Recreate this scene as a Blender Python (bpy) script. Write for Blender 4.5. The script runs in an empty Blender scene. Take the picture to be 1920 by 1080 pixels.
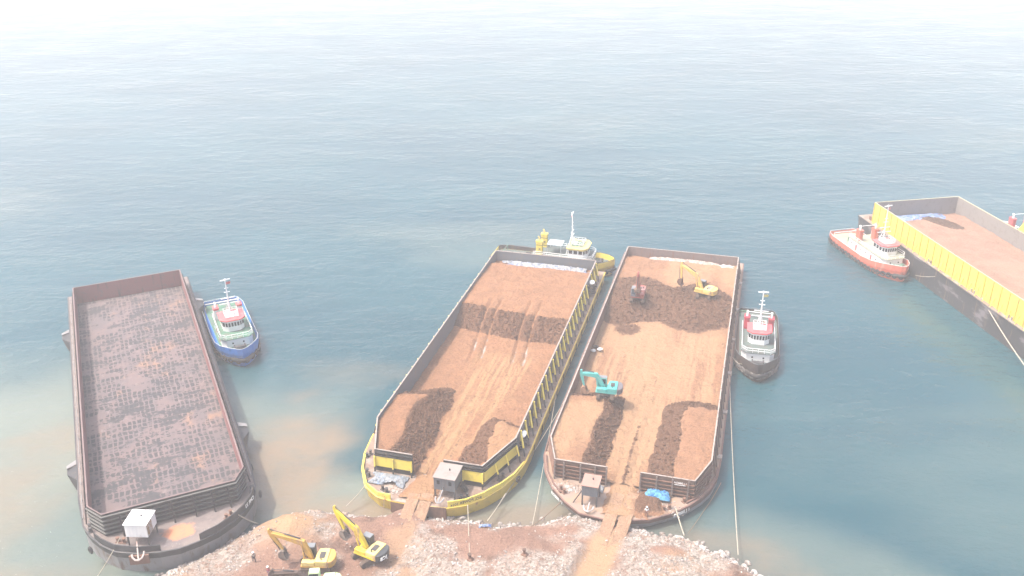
import bpy, bmesh, math, random
import numpy as np
from mathutils import Vector, Matrix
R = math.radians
random.seed(7)
sc = bpy.context.scene
col = sc.collection

# ---------------------------------------------------------------- camera, sky, sun, exposure
F_PX, PITCH, ROLL, H = 1727.08, R(25.665), R(-0.3813), 88.0
_fw = np.array([0, math.cos(PITCH), -math.sin(PITCH)]); _rt = np.array([1.0, 0, 0]); _up = np.cross(_rt, _fw)
_rt, _up = math.cos(ROLL)*_rt + math.sin(ROLL)*_up, -math.sin(ROLL)*_rt + math.cos(ROLL)*_up
cd = bpy.data.cameras.new('camera'); cam = bpy.data.objects.new('camera', cd); col.objects.link(cam)
cd.sensor_width = 36; cd.lens = F_PX/1920*36; cd.clip_start = 1; cd.clip_end = 9000
M4 = Matrix([[_rt[i], _up[i], -_fw[i], 0] for i in range(3)] + [[0, 0, 0, 1]]); M4.translation = (0, 0, H)
cam.matrix_world = M4
sc.camera = cam
SUN_EL, SUN_AZ = R(63), R(-100)          # azimuth measured from +y (view direction) clockwise: sun stands to the left
w = bpy.data.worlds.new('World'); sc.world = w; w.use_nodes = True
nt = w.node_tree; bg = nt.nodes['Background']
sky = nt.nodes.new('ShaderNodeTexSky'); sky.sky_type = 'NISHITA'; sky.sun_disc = False
sky.sun_elevation = SUN_EL; sky.sun_rotation = SUN_AZ; sky.air_density = 1.0; sky.dust_density = 6.0; sky.ozone_density = 0.55
nt.links.new(sky.outputs[0], bg.inputs[0]); bg.inputs[1].default_value = 0.15
sd = bpy.data.lights.new('sun', 'SUN'); sun = bpy.data.objects.new('sun', sd); col.objects.link(sun)
sd.energy = 2.0; sd.angle = R(2.5); sd.color = (1.0, 0.95, 0.88)
_sv = Vector((math.sin(SUN_AZ)*math.cos(SUN_EL), math.cos(SUN_AZ)*math.cos(SUN_EL), math.sin(SUN_EL)))
sun.rotation_euler = _sv.to_track_quat('Z', 'Y').to_euler()
vs = sc.view_settings; vs.view_transform = 'Standard'; vs.look = 'None'; vs.gamma = 1; vs.exposure = 1.6
sc.render.engine = 'CYCLES'; sc.cycles.volume_bounces = 2
HAZE_DENSITY = 0.00075

def U(px, py, z=0.0):
    d = _fw + _rt*(px-960)/F_PX + _up*(540-py)/F_PX
    P = d*((H-z)/-d[2]); return Vector((P[0], P[1], z))

# ---------------------------------------------------------------- noise
_rs = np.random.RandomState(3); _T = _rs.rand(256, 256)
def vn(x, y):
    ix = np.floor(x).astype(int); iy = np.floor(y).astype(int); fx = x-ix; fy = y-iy
    fx = fx*fx*(3-2*fx); fy = fy*fy*(3-2*fy)
    g = lambda a, b: _T[a & 255, b & 255]
    return (g(ix, iy)*(1-fx)+g(ix+1, iy)*fx)*(1-fy)+(g(ix, iy+1)*(1-fx)+g(ix+1, iy+1)*fx)*fy
def fbm(x, y, o=4, s=0.0):
    v = 0; a = 0.5; t = 0
    for i in range(o):
        v = v+a*vn(x*2**i+17.3*i+s, y*2**i+9.1*i+s*1.7); t += a; a *= 0.5
    return v/t
def sstep(a, b, x):
    t = np.clip((x-a)/(b-a), 0, 1); return t*t*(3-2*t)

# ---------------------------------------------------------------- materials
MATS = {}
def nodes(m):
    m.use_nodes = True; t = m.node_tree; return t, t.nodes['Principled BSDF'], t.nodes, t.links
def N(t, typ, **kw):
    n = t.nodes.new(typ)
    for k, v in kw.items():
        if k.startswith('i_'):
            n.inputs[k[2:].replace('_', ' ')].default_value = v
        else: setattr(n, k, v)
    return n
def c4(c): return (c[0], c[1], c[2], 1)
def mix(t, f, a, b):
    n = t.nodes.new('ShaderNodeMix'); n.data_type = 'RGBA'
    for s, v in ((0, f), (6, a), (7, b)):
        if hasattr(v, 'is_output'): t.links.new(v, n.inputs[s])
        elif s == 0: n.inputs[0].default_value = v
        else: n.inputs[s].default_value = c4(v)
    return n.outputs[2]
def ramp(t, f, a, b, va=0.0, vb=1.0):
    n = t.nodes.new('ShaderNodeMapRange'); n.interpolation_type = 'SMOOTHSTEP'
    for i, v in ((1, a), (2, b), (3, va), (4, vb)): n.inputs[i].default_value = v
    t.links.new(f, n.inputs[0]); return n.outputs[0]
def coords(t, scale=(1, 1, 1), geo=False):
    tc = t.nodes.new('ShaderNodeNewGeometry' if geo else 'ShaderNodeTexCoord')
    mp = t.nodes.new('ShaderNodeMapping'); mp.inputs['Scale'].default_value = scale
    t.links.new(tc.outputs['Position' if geo else 'Object'], mp.inputs[0]); return mp.outputs[0]
def noise(t, scale, vec=(1, 1, 1), detail=5, rough=0.6, geo=False):
    n = N(t, 'ShaderNodeTexNoise'); n.inputs['Scale'].default_value = scale
    n.inputs['Detail'].default_value = detail; n.inputs['Roughness'].default_value = rough
    t.links.new(coords(t, vec, geo), n.inputs['Vector']); return n.outputs['Fac']
def bump(t, b, h, dist, strength=1.0):
    n = N(t, 'ShaderNodeBump'); n.inputs['Distance'].default_value = dist; n.inputs['Strength'].default_value = strength
    t.links.new(h, n.inputs['Height']); t.links.new(n.outputs[0], b.inputs['Normal'])
def paint(name, c, c2=None, rough=0.5, metal=0.0, scale=0.8, lo=0.5, hi=0.7, c3=None, vec=(1, 1, 1), bd=0.0, lo3=0.55, hi3=0.7):
    """worn paint: main colour, wear colour on noise, and streaks (c3) running down"""
    if name in MATS: return MATS[name]
    m = bpy.data.materials.new(name); t, b, n, l = nodes(m); MATS[name] = m
    b.inputs['Roughness'].default_value = rough; b.inputs['Metallic'].default_value = metal
    if c2 is None: c2 = tuple(x*0.8 for x in c)
    c, c2 = [tuple(x*.50 for x in q) for q in (c, c2)]; c3 = c3 and tuple(x*.50 for x in c3)
    o = mix(t, ramp(t, noise(t, scale, vec), lo, hi), c, c2)
    if c3: o = mix(t, ramp(t, noise(t, 1.3, (1, 1, 0.12)), lo3, hi3), o, c3)
    l.new(o, b.inputs['Base Color'])
    if bd: bump(t, b, noise(t, 3.0), bd)
    return m

P_ = paint
white = P_('white_paint', (1.3, 1.3, 1.28), (.95, .88, .78), .4, lo=.58, hi=.8)
offwhite = P_('offwhite_paint', (.9, .93, .92), (.75, .75, .72), .45)
red = P_('red_paint', (.7, .06, .1), (.5, .1, .09), .45)
pinkred = P_('faded_red_paint', (1.0, .16, .17), (.85, .26, .24), .5)
orange_red = P_('orange_red_paint', (.95, .2, .12), (.6, .18, .12), .5, c3=(.7, .4, .3))
blue = P_('blue_paint', (.03, .26, .85), (.04, .2, .55), .45, c3=(.2, .22, .3), lo3=.62, hi3=.8)
green_deck = P_('green_deck_paint', (.12, .3, .2), (.2, .24, .19), .7, lo=.45, hi=.65)
grey_deck = P_('grey_green_deck_paint', (.14, .19, .175), (.17, .15, .13), .7)
rubber = P_('black_rubber', (.025, .025, .028), (.06, .055, .05), .8)
glass = P_('dark_glass', (.03, .04, .05), (.05, .06, .07), .1)
black = P_('black_paint', (.018, .02, .024), (.07, .06, .055), .6, c3=(.1, .07, .05))
dark_steel = P_('dark_steel', (.07, .07, .075), (.14, .09, .06), .6)
rust = P_('rusty_steel', (.26, .13, .085), (.16, .08, .055), .8, c3=(.34, .18, .12))
rust_dark = P_('dark_rusty_steel', (.15, .085, .062), (.09, .055, .045), .8, c3=(.22, .12, .08))
yellow = P_('yellow_barge_paint', (1.0, .7, .09), (.75, .54, .12), .5, c3=(.45, .17, .07), lo3=.58, hi3=.74)
yellow_clean = P_('bright_yellow_paint', (1.2, .94, .14), (.95, .74, .16), .5, c3=(.55, .36, .08), lo3=.62, hi3=.8)
grey_metal = P_('grey_painted_steel', (.17, .19, .22), (.22, .2, .19), .6, c3=(.2, .14, .1), lo3=.65, hi3=.8)
mauve = P_('mauve_red_paint', (.34, .12, .12), (.26, .13, .13), .7, c3=(.16, .1, .1))
mauve_rim = P_('faded_mauve_steel', (.26, .17, .165), (.2, .14, .13), .7)
pale_rim = P_('pale_worn_steel', (.5, .42, .37), (.26, .19, .16), .7, scale=1.5)
hull_black = P_('black_grey_hull_paint', (.045, .048, .055), (.1, .095, .1), .6, c3=(.2, .11, .07), scale=.35, lo3=.6, hi3=.75)
hull_grey = P_('grey_rusty_hull_plate', (.34, .335, .34), (.26, .2, .17), .65, c3=(.2, .12, .09), scale=.4)
hull_d = P_('scraped_black_hull_paint', (.05, .052, .06), (.26, .23, .24), .65, scale=.16, vec=(1, .6, 1.6), lo=.52, hi=.62, c3=(.24, .15, .1), lo3=.58, hi3=.72)
hull_c = P_('brown_red_hull_paint', (.27, .14, .11), (.2, .12, .1), .75, c3=(.15, .1, .09), scale=.5)
deck_brown = P_('muddy_steel_deck', (.36, .25, .19), (.48, .4, .34), .9, scale=.5, lo=.45, hi=.65, c3=(.22, .14, .1))
deck_tan = P_('sandy_steel_deck', (.42, .31, .25), (.5, .33, .22), .9, scale=.6, lo=.4, hi=.65)
rope_m = P_('pale_rope', (.6, .53, .42), (.45, .38, .3), .9)
rope_b = P_('brown_rope', (.3, .2, .13), (.25, .17, .1), .9)
cat_y = P_('ochre_machine_paint', (.9, .52, .1), (.6, .36, .12), .5, c3=(.62, .38, .24), lo3=.54, hi3=.72)
pale_y = P_('pale_yellow_machine_paint', (1.1, .88, .3), (.8, .6, .25), .5, c3=(.62, .38, .24), lo3=.54, hi3=.72)
jcb_y = P_('yellow_machine_paint', (1.1, .8, .04), (.85, .58, .08), .4, c3=(.62, .38, .24), lo3=.54, hi3=.72)
kom_y = P_('sunbleached_yellow_machine_paint', (1.05, .68, .18), (.75, .5, .2), .5, c3=(.62, .38, .24), lo3=.54, hi3=.72)
teal = P_('teal_machine_paint', (.1, .62, .58), (.25, .6, .55), .45)
mach_red = P_('dull_red_machine_paint', (.46, .1, .08), (.4, .16, .12), .5, c3=(.62, .38, .24), lo3=.54, hi3=.72)
lime = P_('pale_green_machine_paint', (.85, 1.1, .6), (.8, .95, .6), .5)
track_m = P_('muddy_track_steel', (.13, .09, .07), (.3, .18, .12), .9, scale=2)
skin = P_('skin', (.3, .17, .11), None, .6)

def soil_mat(name, dry, tan, wet, cl=(1, 1, 1)):
    dry, tan, wet = [tuple(x*.56 for x in q) for q in (dry, tan, wet)]
    m = bpy.data.materials.new(name); t, b, n, l = nodes(m)
    b.inputs['Roughness'].default_value = .95; b.inputs['Specular IOR Level'].default_value = .15
    at = N(t, 'ShaderNodeAttribute', attribute_name='wet'); at2 = N(t, 'ShaderNodeAttribute', attribute_name='tan')
    n1 = noise(t, .35, (1, 1, 1), 6, .65); n2 = noise(t, 2.2, cl, 8, .7); n3 = noise(t, 6.0, (1, 1, 1), 4, .6)
    c = mix(t, ramp(t, n1, .35, .65), dry, tuple(x*.8 for x in dry))
    c = mix(t, at2.outputs['Fac'], c, tan)
    def op(o_, a, b_):
        q = N(t, 'ShaderNodeMath', operation=o_)
        for i_, v_ in ((0, a), (1, b_)):
            if hasattr(v_, 'is_output'): l.new(v_, q.inputs[i_])
            else: q.inputs[i_].default_value = v_
        return q.outputs[0]
    wf = ramp(t, op('ADD', at.outputs['Fac'], op('MULTIPLY', op('SUBTRACT', noise(t, 1.1, (1, 1, 1), 8, .75), .5), 1.1)), .28, .56)
    c = mix(t, wf, c, wet)
    sm = op('SUBTRACT', 1.0, op('MULTIPLY', at2.outputs['Fac'], .85)); gk = lambda a_: op('MULTIPLY', a_, sm)
    ln = op('ABSOLUTE', op('SUBTRACT', noise(t, .55, (.45, 1.5, .6), 4, .55), .5), 0)
    c = mix(t, op('MULTIPLY', ramp(t, ln, .012, 0, 0, .75), ramp(t, noise(t, .2), .45, .6)), c, tuple(x*.35 for x in dry))
    c = mix(t, gk(ramp(t, n2, .5, .62, 0, .5)), c, tuple(x*.55 for x in dry))
    c = mix(t, gk(ramp(t, n3, .54, .66, 0, .4)), c, tuple(min(1, x*1.4) for x in dry)); c = mix(t, gk(ramp(t, noise(t, 4.5, (1, 1, 1), 4, .6), .58, .66, 0, .45)), c, tuple(x*.4 for x in dry))
    l.new(c, b.inputs['Base Color']); bump(t, b, n2, .5, 1.0)
    return m
ore_b = soil_mat('brown_ore_soil', (.45, .23, .125), (.53, .32, .165), (.185, .095, .058))
ore_c = soil_mat('orange_brown_ore_soil', (.46, .245, .14), (.54, .335, .19), (.17, .09, .057))
ore_d = soil_mat('pale_brown_ore_soil', (.50, .30, .215), (.55, .34, .24), (.10, .06, .042))
land_m = soil_mat('reddish_shore_soil', (.42, .25, .185), (.60, .38, .22), (.2, .12, .09))
gm = land_m; t, b, n, l = nodes(gm)                   # gravel mixed in the shore soil
at = N(t, 'ShaderNodeAttribute', attribute_name='gravel')
prev = b.inputs['Base Color'].links[0].from_socket
vo = N(t, 'ShaderNodeTexVoronoi'); vo.inputs['Scale'].default_value = 3.2
l.new(coords(t), vo.inputs['Vector'])
gcol = mix(t, vo.outputs['Color'], (.14, .115, .095), (.40, .355, .31))
vm = N(t, 'ShaderNodeMath', operation='MULTIPLY'); l.new(at.outputs['Fac'], vm.inputs[0]); l.new(ramp(t, noise(t, 1.2, (1, 1, 1), 7, .75), .36, .5), vm.inputs[1])
l.new(mix(t, vm.outputs[0], prev, gcol), b.inputs['Base Color'])

def rock_mat():
    m = bpy.data.materials.new('pale_quarry_rock'); t, b, n, l = nodes(m); b.inputs['Roughness'].default_value = .9
    nn = noise(t, 1.7, (1, 1, 1), 3, .6); n2 = noise(t, .25)
    c = mix(t, ramp(t, nn, .35, .65), (.41, .375, .345), (.17, .145, .13)); c = mix(t, ramp(t, n2, .48, .6, 0, .75), c, (.27, .17, .12))
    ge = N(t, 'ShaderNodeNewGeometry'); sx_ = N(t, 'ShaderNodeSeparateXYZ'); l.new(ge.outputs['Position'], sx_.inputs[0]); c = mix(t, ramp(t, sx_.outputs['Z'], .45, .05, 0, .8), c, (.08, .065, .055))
    l.new(c, b.inputs['Base Color']); bump(t, b, noise(t, 5), .06); return m
rock_m = rock_mat()

def empty_deck_mat():                                  # cargo floor of the empty barge: dark lug-shaped stains in rows
    m = bpy.data.materials.new('stained_rusty_cargo_deck'); t, b, n, l = nodes(m); b.inputs['Roughness'].default_value = .85
    big = noise(t, .10, (1, 1, 1), 6, .65); mid = noise(t, .45, (1, 1.6, 1), 6, .7); fine = noise(t, 2.2, (1, 1, 1), 5, .7)
    c = mix(t, ramp(t, noise(t, .22, (1, .7, 1)), .4, .62), (.108, .078, .076), (.085, .068, .070))
    c = mix(t, ramp(t, noise(t, .13, (1.3, .8, 1), 9, .72), .55, .68, 0, .75), c, (.21, .115, .07))
    c = mix(t, ramp(t, noise(t, .9, (1, .5, 1), 6, .7), .56, .7, 0, .6), c, (.165, .13, .125))
    br = N(t, 'ShaderNodeTexBrick'); br.offset = 0.0; br.inputs['Scale'].default_value = 1.0
    br.inputs['Brick Width'].default_value = .78; br.inputs['Row Height'].default_value = 1.35
    br.inputs['Mortar Size'].default_value = .17; br.inputs['Mortar Smooth'].default_value = .6
    br.inputs['Color1'].default_value = (1, 1, 1, 1); br.inputs['Color2'].default_value = (.25, .25, .25, 1); br.inputs['Mortar'].default_value = (0, 0, 0, 1)
    wv = N(t, 'ShaderNodeVectorMath', operation='MULTIPLY_ADD'); nz = N(t, 'ShaderNodeTexNoise'); nz.inputs['Scale'].default_value = .55; nz.inputs['Detail'].default_value = 4
    cc = coords(t); l.new(cc, nz.inputs['Vector']); l.new(nz.outputs['Color'], wv.inputs[0]); wv.inputs[1].default_value = (.8, .8, 0); l.new(cc, wv.inputs[2])
    l.new(wv.outputs[0], br.inputs['Vector'])
    bw = N(t, 'ShaderNodeMath', operation='MULTIPLY'); l.new(br.outputs['Color'], bw.inputs[0])
    l.new(ramp(t, mid, .40, .52), bw.inputs[1])
    bw2 = N(t, 'ShaderNodeMath', operation='MULTIPLY'); l.new(bw.outputs[0], bw2.inputs[0]); l.new(ramp(t, noise(t, .11, (1, 1.4, 1), 6, .7), .38, .5), bw2.inputs[1])
    c = mix(t, ramp(t, bw2.outputs[0], .12, .42, 0, .92), c, (.022, .023, .027))
    c = mix(t, ramp(t, noise(t, .2, (1, 1.5, 1), 9, .75), .54, .58, 0, .88), c, (.026, .027, .031))
    c = mix(t, ramp(t, fine, .58, .72, 0, .5), c, (.1, .075, .075))
    l.new(c, b.inputs['Base Color']); return m
deckA_m = empty_deck_mat()
def bowA_mat():
    m = bpy.data.materials.new('rusty_foredeck'); t, b, n, l = nodes(m); b.inputs['Roughness'].default_value = .9
    at = N(t, 'ShaderNodeAttribute', attribute_name='rusty')
    c = mix(t, ramp(t, noise(t, .6), .4, .65), (.15, .12, .11), (.11, .09, .088))
    c = mix(t, ramp(t, noise(t, 2.5, detail=6), .55, .7, 0, .6), c, (.23, .205, .19))
    a = N(t, 'ShaderNodeMath', operation='ADD'); l.new(at.outputs['Fac'], a.inputs[0]); l.new(noise(t, .8, detail=6), a.inputs[1])
    c = mix(t, ramp(t, a.outputs[0], .85, 1.15), c, (.38, .16, .085))
    l.new(c, b.inputs['Base Color']); return m
bowA_m = bowA_mat()

def tarp_mat(name, c, c2, c3):
    m = bpy.data.materials.new(name); t, b, n, l = nodes(m); b.inputs['Roughness'].default_value = .55
    c, c2, c3 = [tuple(x*.58 for x in q) for q in (c, c2, c3)]
    o = mix(t, ramp(t, noise(t, .75, detail=5), .42, .56), c, c2); o = mix(t, ramp(t, noise(t, 1.3, detail=5), .54, .62), o, c3); o = mix(t, ramp(t, noise(t, 3.2, (1, 1.5, 1), 5, .7), .5, .64, 0, .7), o, tuple(x*.3 for x in c)); bump(t, b, noise(t, 3.0, detail=6), .35)  # the darkest noise layer paints crease shade into the cloth colour
    l.new(o, b.inputs['Base Color']); return m
tarp_grey = tarp_mat('grey_blue_tarpaulin', (.32, .36, .42), (.5, .5, .5), (.12, .22, .45))
tarp_blue = tarp_mat('bright_blue_tarpaulin', (.05, .3, .66), (.16, .5, .75), (.06, .2, .5))
tarp_dblue = tarp_mat('blue_tarpaulin_strip', (.12, .26, .62), (.3, .4, .62), (.4, .4, .45))
tarp_pink = tarp_mat('pinkish_white_tarpaulin', (.55, .38, .31), (.7, .58, .5), (.3, .22, .2))
tarp_white = tarp_mat('white_sheet', (.8, .74, .68), (.72, .6, .52), (.8, .76, .72))
net_grey = tarp_mat('grey_blue_netting', (.25, .29, .34), (.38, .4, .42), (.3, .42, .6))

# water
wm = bpy.data.materials.new('sea_water'); t, b, n, l = nodes(wm)
b.inputs['IOR'].default_value = 1.33; l.new(ramp(t, noise(t, .03, (1, 2.6, 1), 5, .65), .35, .65, .04, .2), b.inputs['Roughness'])
s1 = N(t, 'ShaderNodeAttribute', attribute_name='silt'); s2 = N(t, 'ShaderNodeAttribute', attribute_name='plume')
deep = mix(t, ramp(t, noise(t, .012, (1, 1.6, 1), 4, .55), .35, .65), (.008, .044, .058), (.012, .055, .068))
deep = mix(t, s1.outputs['Fac'], deep, (.115, .135, .112))
pa = N(t, 'ShaderNodeMath', operation='MULTIPLY'); l.new(s2.outputs['Fac'], pa.inputs[0]); l.new(ramp(t, noise(t, .09, (1, 1, 1), 6, .62), .25, .6, .35, 1), pa.inputs[1])
wc = mix(t, pa.outputs[0], deep, (.15, .115, .078)); l.new(wc, b.inputs['Base Color'])
wa = noise(t, .17, (1.0, 1.6, 1), 3, .5); wb = noise(t, .6, (1.0, 1.5, 1), 4, .6); wcn = noise(t, 2.0, (1.0, 1.7, 1), 3, .6)
def madd(a, k, c=None):
    q = N(t, 'ShaderNodeMath', operation='MULTIPLY_ADD'); l.new(a, q.inputs[0]); q.inputs[1].default_value = k
    if c is None: q.inputs[2].default_value = 0
    else: l.new(c, q.inputs[2])
    return q.outputs[0]
hh = madd(wa, .8, madd(wb, .36, madd(wcn, .09)))
gust = ramp(t, noise(t, .02, (1, 2.2, 1), 4, .6), .3, .7, .35, 1.0)
hm_ = N(t, 'ShaderNodeMath', operation='MULTIPLY'); l.new(hh, hm_.inputs[0]); l.new(gust, hm_.inputs[1])
bump(t, b, hm_.outputs[0], 1.0, .58)
s3 = N(t, 'ShaderNodeAttribute', attribute_name='foam')
fo = N(t, 'ShaderNodeMath', operation='MULTIPLY'); l.new(s3.outputs['Fac'], fo.inputs[0]); l.new(ramp(t, noise(t, 1.1, (1, 1.6, 1), 8, .75), .64, .70), fo.inputs[1])
l.new(mix(t, fo.outputs[0], wc, (.55, .55, .52)), b.inputs['Base Color'])

# ---------------------------------------------------------------- mesh helpers
class MB:
    def __init__(s): s.v = []; s.f = []; s.smooth = False
    def add(s, vs, fs):
        o = len(s.v); s.v += [tuple(v) for v in vs]; s.f += [tuple(i+o for i in f) for f in fs]; return s
    def box(s, x0, x1, y0, y1, z0, z1, rot=0, c=None):
        vs = [(x, y, z) for z in (z0, z1) for x, y in ((x0, y0), (x1, y0), (x1, y1), (x0, y1))]
        if rot:
            cx, cy = c or ((x0+x1)/2, (y0+y1)/2); ca, sa = math.cos(rot), math.sin(rot)
            vs = [(cx+(x-cx)*ca-(y-cy)*sa, cy+(x-cx)*sa+(y-cy)*ca, z) for x, y, z in vs]
        return s.add(vs, [(3, 2, 1, 0), (4, 5, 6, 7), (0, 1, 5, 4), (1, 2, 6, 5), (2, 3, 7, 6), (3, 0, 4, 7)])
    def beam(s, p0, p1, w, h=None, up=(0, 0, 1)):
        h = h or w; p0 = Vector(p0); p1 = Vector(p1); d = (p1-p0).normalized(); u = Vector(up)
        if abs(d.dot(u)) > .95: u = Vector((1, 0, 0))
        a = d.cross(u).normalized(); b_ = a.cross(d)
        vs = [p+a*sx*w/2+b_*sy*h/2 for p in (p0, p1) for sx, sy in ((-1, -1), (1, -1), (1, 1), (-1, 1))]
        return s.add(vs, [(0, 1, 2, 3), (7, 6, 5, 4), (4, 5, 1, 0), (5, 6, 2, 1), (6, 7, 3, 2), (7, 4, 0, 3)])
    def tube(s, pts, r, n=6, close=False, r2=None):
        pts = [Vector(p) for p in pts]; m = len(pts); rings = []
        for i, p in enumerate(pts):
            a = pts[(i-1) % m] if close else pts[max(i-1, 0)]; c = pts[(i+1) % m] if close else pts[min(i+1, m-1)]
            d = (c-a).normalized(); u = Vector((0, 0, 1)) if abs(d.z) < .9 else Vector((1, 0, 0))
            e = d.cross(u).normalized(); g = e.cross(d)
            rr = r if r2 is None else r+(r2-r)*i/(m-1)
            rings.append([p+e*math.cos(2*math.pi*k/n)*rr+g*math.sin(2*math.pi*k/n)*rr for k in range(n)])
        vs = [v for g in rings for v in g]; fs = []
        for i in range(m if close else m-1):
            j = (i+1) % m
            for k in range(n): fs.append((i*n+k, i*n+(k+1) % n, j*n+(k+1) % n, j*n+k))
        if not close: fs += [tuple(range(n))[::-1], tuple((m-1)*n+k for k in range(n))]
        return s.add(vs, fs)
    def cyl(s, c, r, h, n=12, r2=None):
        return s.tube([c, (c[0], c[1], c[2]+h)], r, n, r2=r2)
    def prism(s, poly, z0, z1, top=None):
        n = len(poly); tp = top or poly
        z0f = z0 if callable(z0) else (lambda x, y: z0); z1f = z1 if callable(z1) else (lambda x, y: z1)
        vs = [(x, y, z0f(x, y)) for x, y in poly]+[(x, y, z1f(x, y)) for x, y in tp]
        return s.add(vs, [tuple(range(n))[::-1], tuple(range(n, 2*n))]+[(i, (i+1) % n, n+(i+1) % n, n+i) for i in range(n)])
    def side(s, poly, y0, y1, ax='xz'):                     # polygon in x-z extruded along y
        n = len(poly); vs = [(x, y, z) for y in (y0, y1) for x, z in poly]
        return s.add(vs, [tuple(range(n)), tuple(range(n, 2*n))[::-1]]+[((i+1) % n, i, n+i, n+(i+1) % n) for i in range(n)])
    def wall(s, pts, z0, z1, th):                           # plate of thickness th along a polyline
        n = len(pts)
        z0f = z0 if callable(z0) else (lambda i: z0); z1f = z1 if callable(z1) else (lambda i: z1)
        o = []
        for i in range(n):
            a = Vector(pts[max(i-1, 0)][:2]); b_ = Vector(pts[min(i+1, n-1)][:2]); d = (b_-a).normalized(); nn = Vector((-d.y, d.x))*th/2
            p = Vector(pts[i][:2]); o.append((p-nn, p+nn))
        vs = []
        for i, (a, b_) in enumerate(o): vs += [(a.x, a.y, z0f(i)), (b_.x, b_.y, z0f(i)), (b_.x, b_.y, z1f(i)), (a.x, a.y, z1f(i))]
        fs = [(0, 3, 2, 1), tuple((n-1)*4+k for k in range(4))]
        for i in range(n-1):
            a = i*4; c = a+4
            for k in range(4): fs.append((a+k, a+(k+1) % 4, c+(k+1) % 4, c+k))
        return s.add(vs, fs)
    def torus(s, c, nrm, R_, r_, n=14, m=6):
        nrm = Vector(nrm).normalized(); u = Vector((0, 0, 1)) if abs(nrm.z) < .9 else Vector((1, 0, 0))
        e = nrm.cross(u).normalized(); g = e.cross(nrm)
        return s.tube([Vector(c)+e*math.cos(2*math.pi*k/n)*R_+g*math.sin(2*math.pi*k/n)*R_ for k in range(n)], r_, m, close=True)
    def build(s, name, m, parent=None, smooth=False, bevel=0):
        me = bpy.data.meshes.new(name); me.from_pydata(s.v, [], s.f)
        bm = bmesh.new(); bm.from_mesh(me); bmesh.ops.recalc_face_normals(bm, faces=bm.faces); bm.to_mesh(me); bm.free()
        me.materials.append(m)
        if smooth: me.polygons.foreach_set('use_smooth', [True]*len(me.polygons))
        o = bpy.data.objects.new(name, me); col.objects.link(o)
        if parent: o.parent = parent
        if bevel:
            b_ = o.modifiers.new('bevel', 'BEVEL'); b_.width = bevel; b_.segments = 2; b_.limit_method = 'ANGLE'
        return o
def tag(o, label=None, cat=None, group=None, kind=None):
    for k, v in (('label', label), ('category', cat), ('group', group), ('kind', kind)):
        if v: o[k] = v
    return o
def empty(name, loc, rz=0, label=None, cat=None, group=None):
    o = bpy.data.objects.new(name, None); col.objects.link(o); o.location = loc; o.rotation_euler = (0, 0, rz); o.empty_display_size = .5
    return tag(o, label, cat, group)
def setmesh(name, vs, fs, m, parent=None, attrs=None, smooth=True):
    me = bpy.data.meshes.new(name); me.vertices.add(len(vs)); me.vertices.foreach_set('co', np.asarray(vs, dtype=np.float32).ravel())
    fs = np.asarray(fs, dtype=np.int32); k = fs.shape[1]
    me.loops.add(fs.size); me.loops.foreach_set('vertex_index', fs.ravel())
    me.polygons.add(len(fs)); me.polygons.foreach_set('loop_start', np.arange(0, fs.size, k, dtype=np.int32))
    me.update(calc_edges=True); me.validate()
    if smooth: me.polygons.foreach_set('use_smooth', [True]*len(me.polygons))
    for an, av in (attrs or {}).items():
        a = me.attributes.new(an, 'FLOAT', 'POINT'); a.data.foreach_set('value', np.asarray(av, dtype=np.float32).ravel())
    me.materials.append(m); o = bpy.data.objects.new(name, me); col.objects.link(o)
    if parent: o.parent = parent
    return o
def grid(X, Y, Z, name, m, parent=None, attrs=None, mask=None, smooth=True):
    ny, nx = X.shape; idx = np.arange(nx*ny).reshape(ny, nx)
    f = np.stack([idx[:-1, :-1], idx[:-1, 1:], idx[1:, 1:], idx[1:, :-1]], -1)
    if mask is not None: f = f[mask[:-1, :-1] & mask[:-1, 1:] & mask[1:, 1:] & mask[1:, :-1]]
    return setmesh(name, np.stack([X, Y, Z], -1).reshape(-1, 3), f.reshape(-1, 4), m, parent, attrs, smooth)
def text(s, size, parent, loc, mat3, m, name='lettering', ext=.01, sx=1.0):
    """flat letters: mat3 columns = reading direction, up direction, outward normal (parent's frame)"""
    cu = bpy.data.curves.new('t', 'FONT'); cu.body = s; cu.size = size; cu.extrude = ext; cu.align_x = 'CENTER'; cu.align_y = 'CENTER'; cu.resolution_u = 2
    cu.offset = size*.012
    o = bpy.data.objects.new('t', cu); col.objects.link(o); dg = bpy.context.evaluated_depsgraph_get(); dg.update()
    me = bpy.data.meshes.new_from_object(o.evaluated_get(dg)); bpy.data.objects.remove(o); bpy.data.curves.remove(cu)
    me.name = name; X, Y, Z = [Vector(v).normalized() for v in mat3]
    for v in me.vertices: p = v.co; v.co = Vector(loc)+X*p.x*sx+Y*p.y+Z*p.z
    me.materials.clear(); me.materials.append(m)
    q = bpy.data.objects.new(name, me); col.objects.link(q); q.parent = parent; return q

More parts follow.
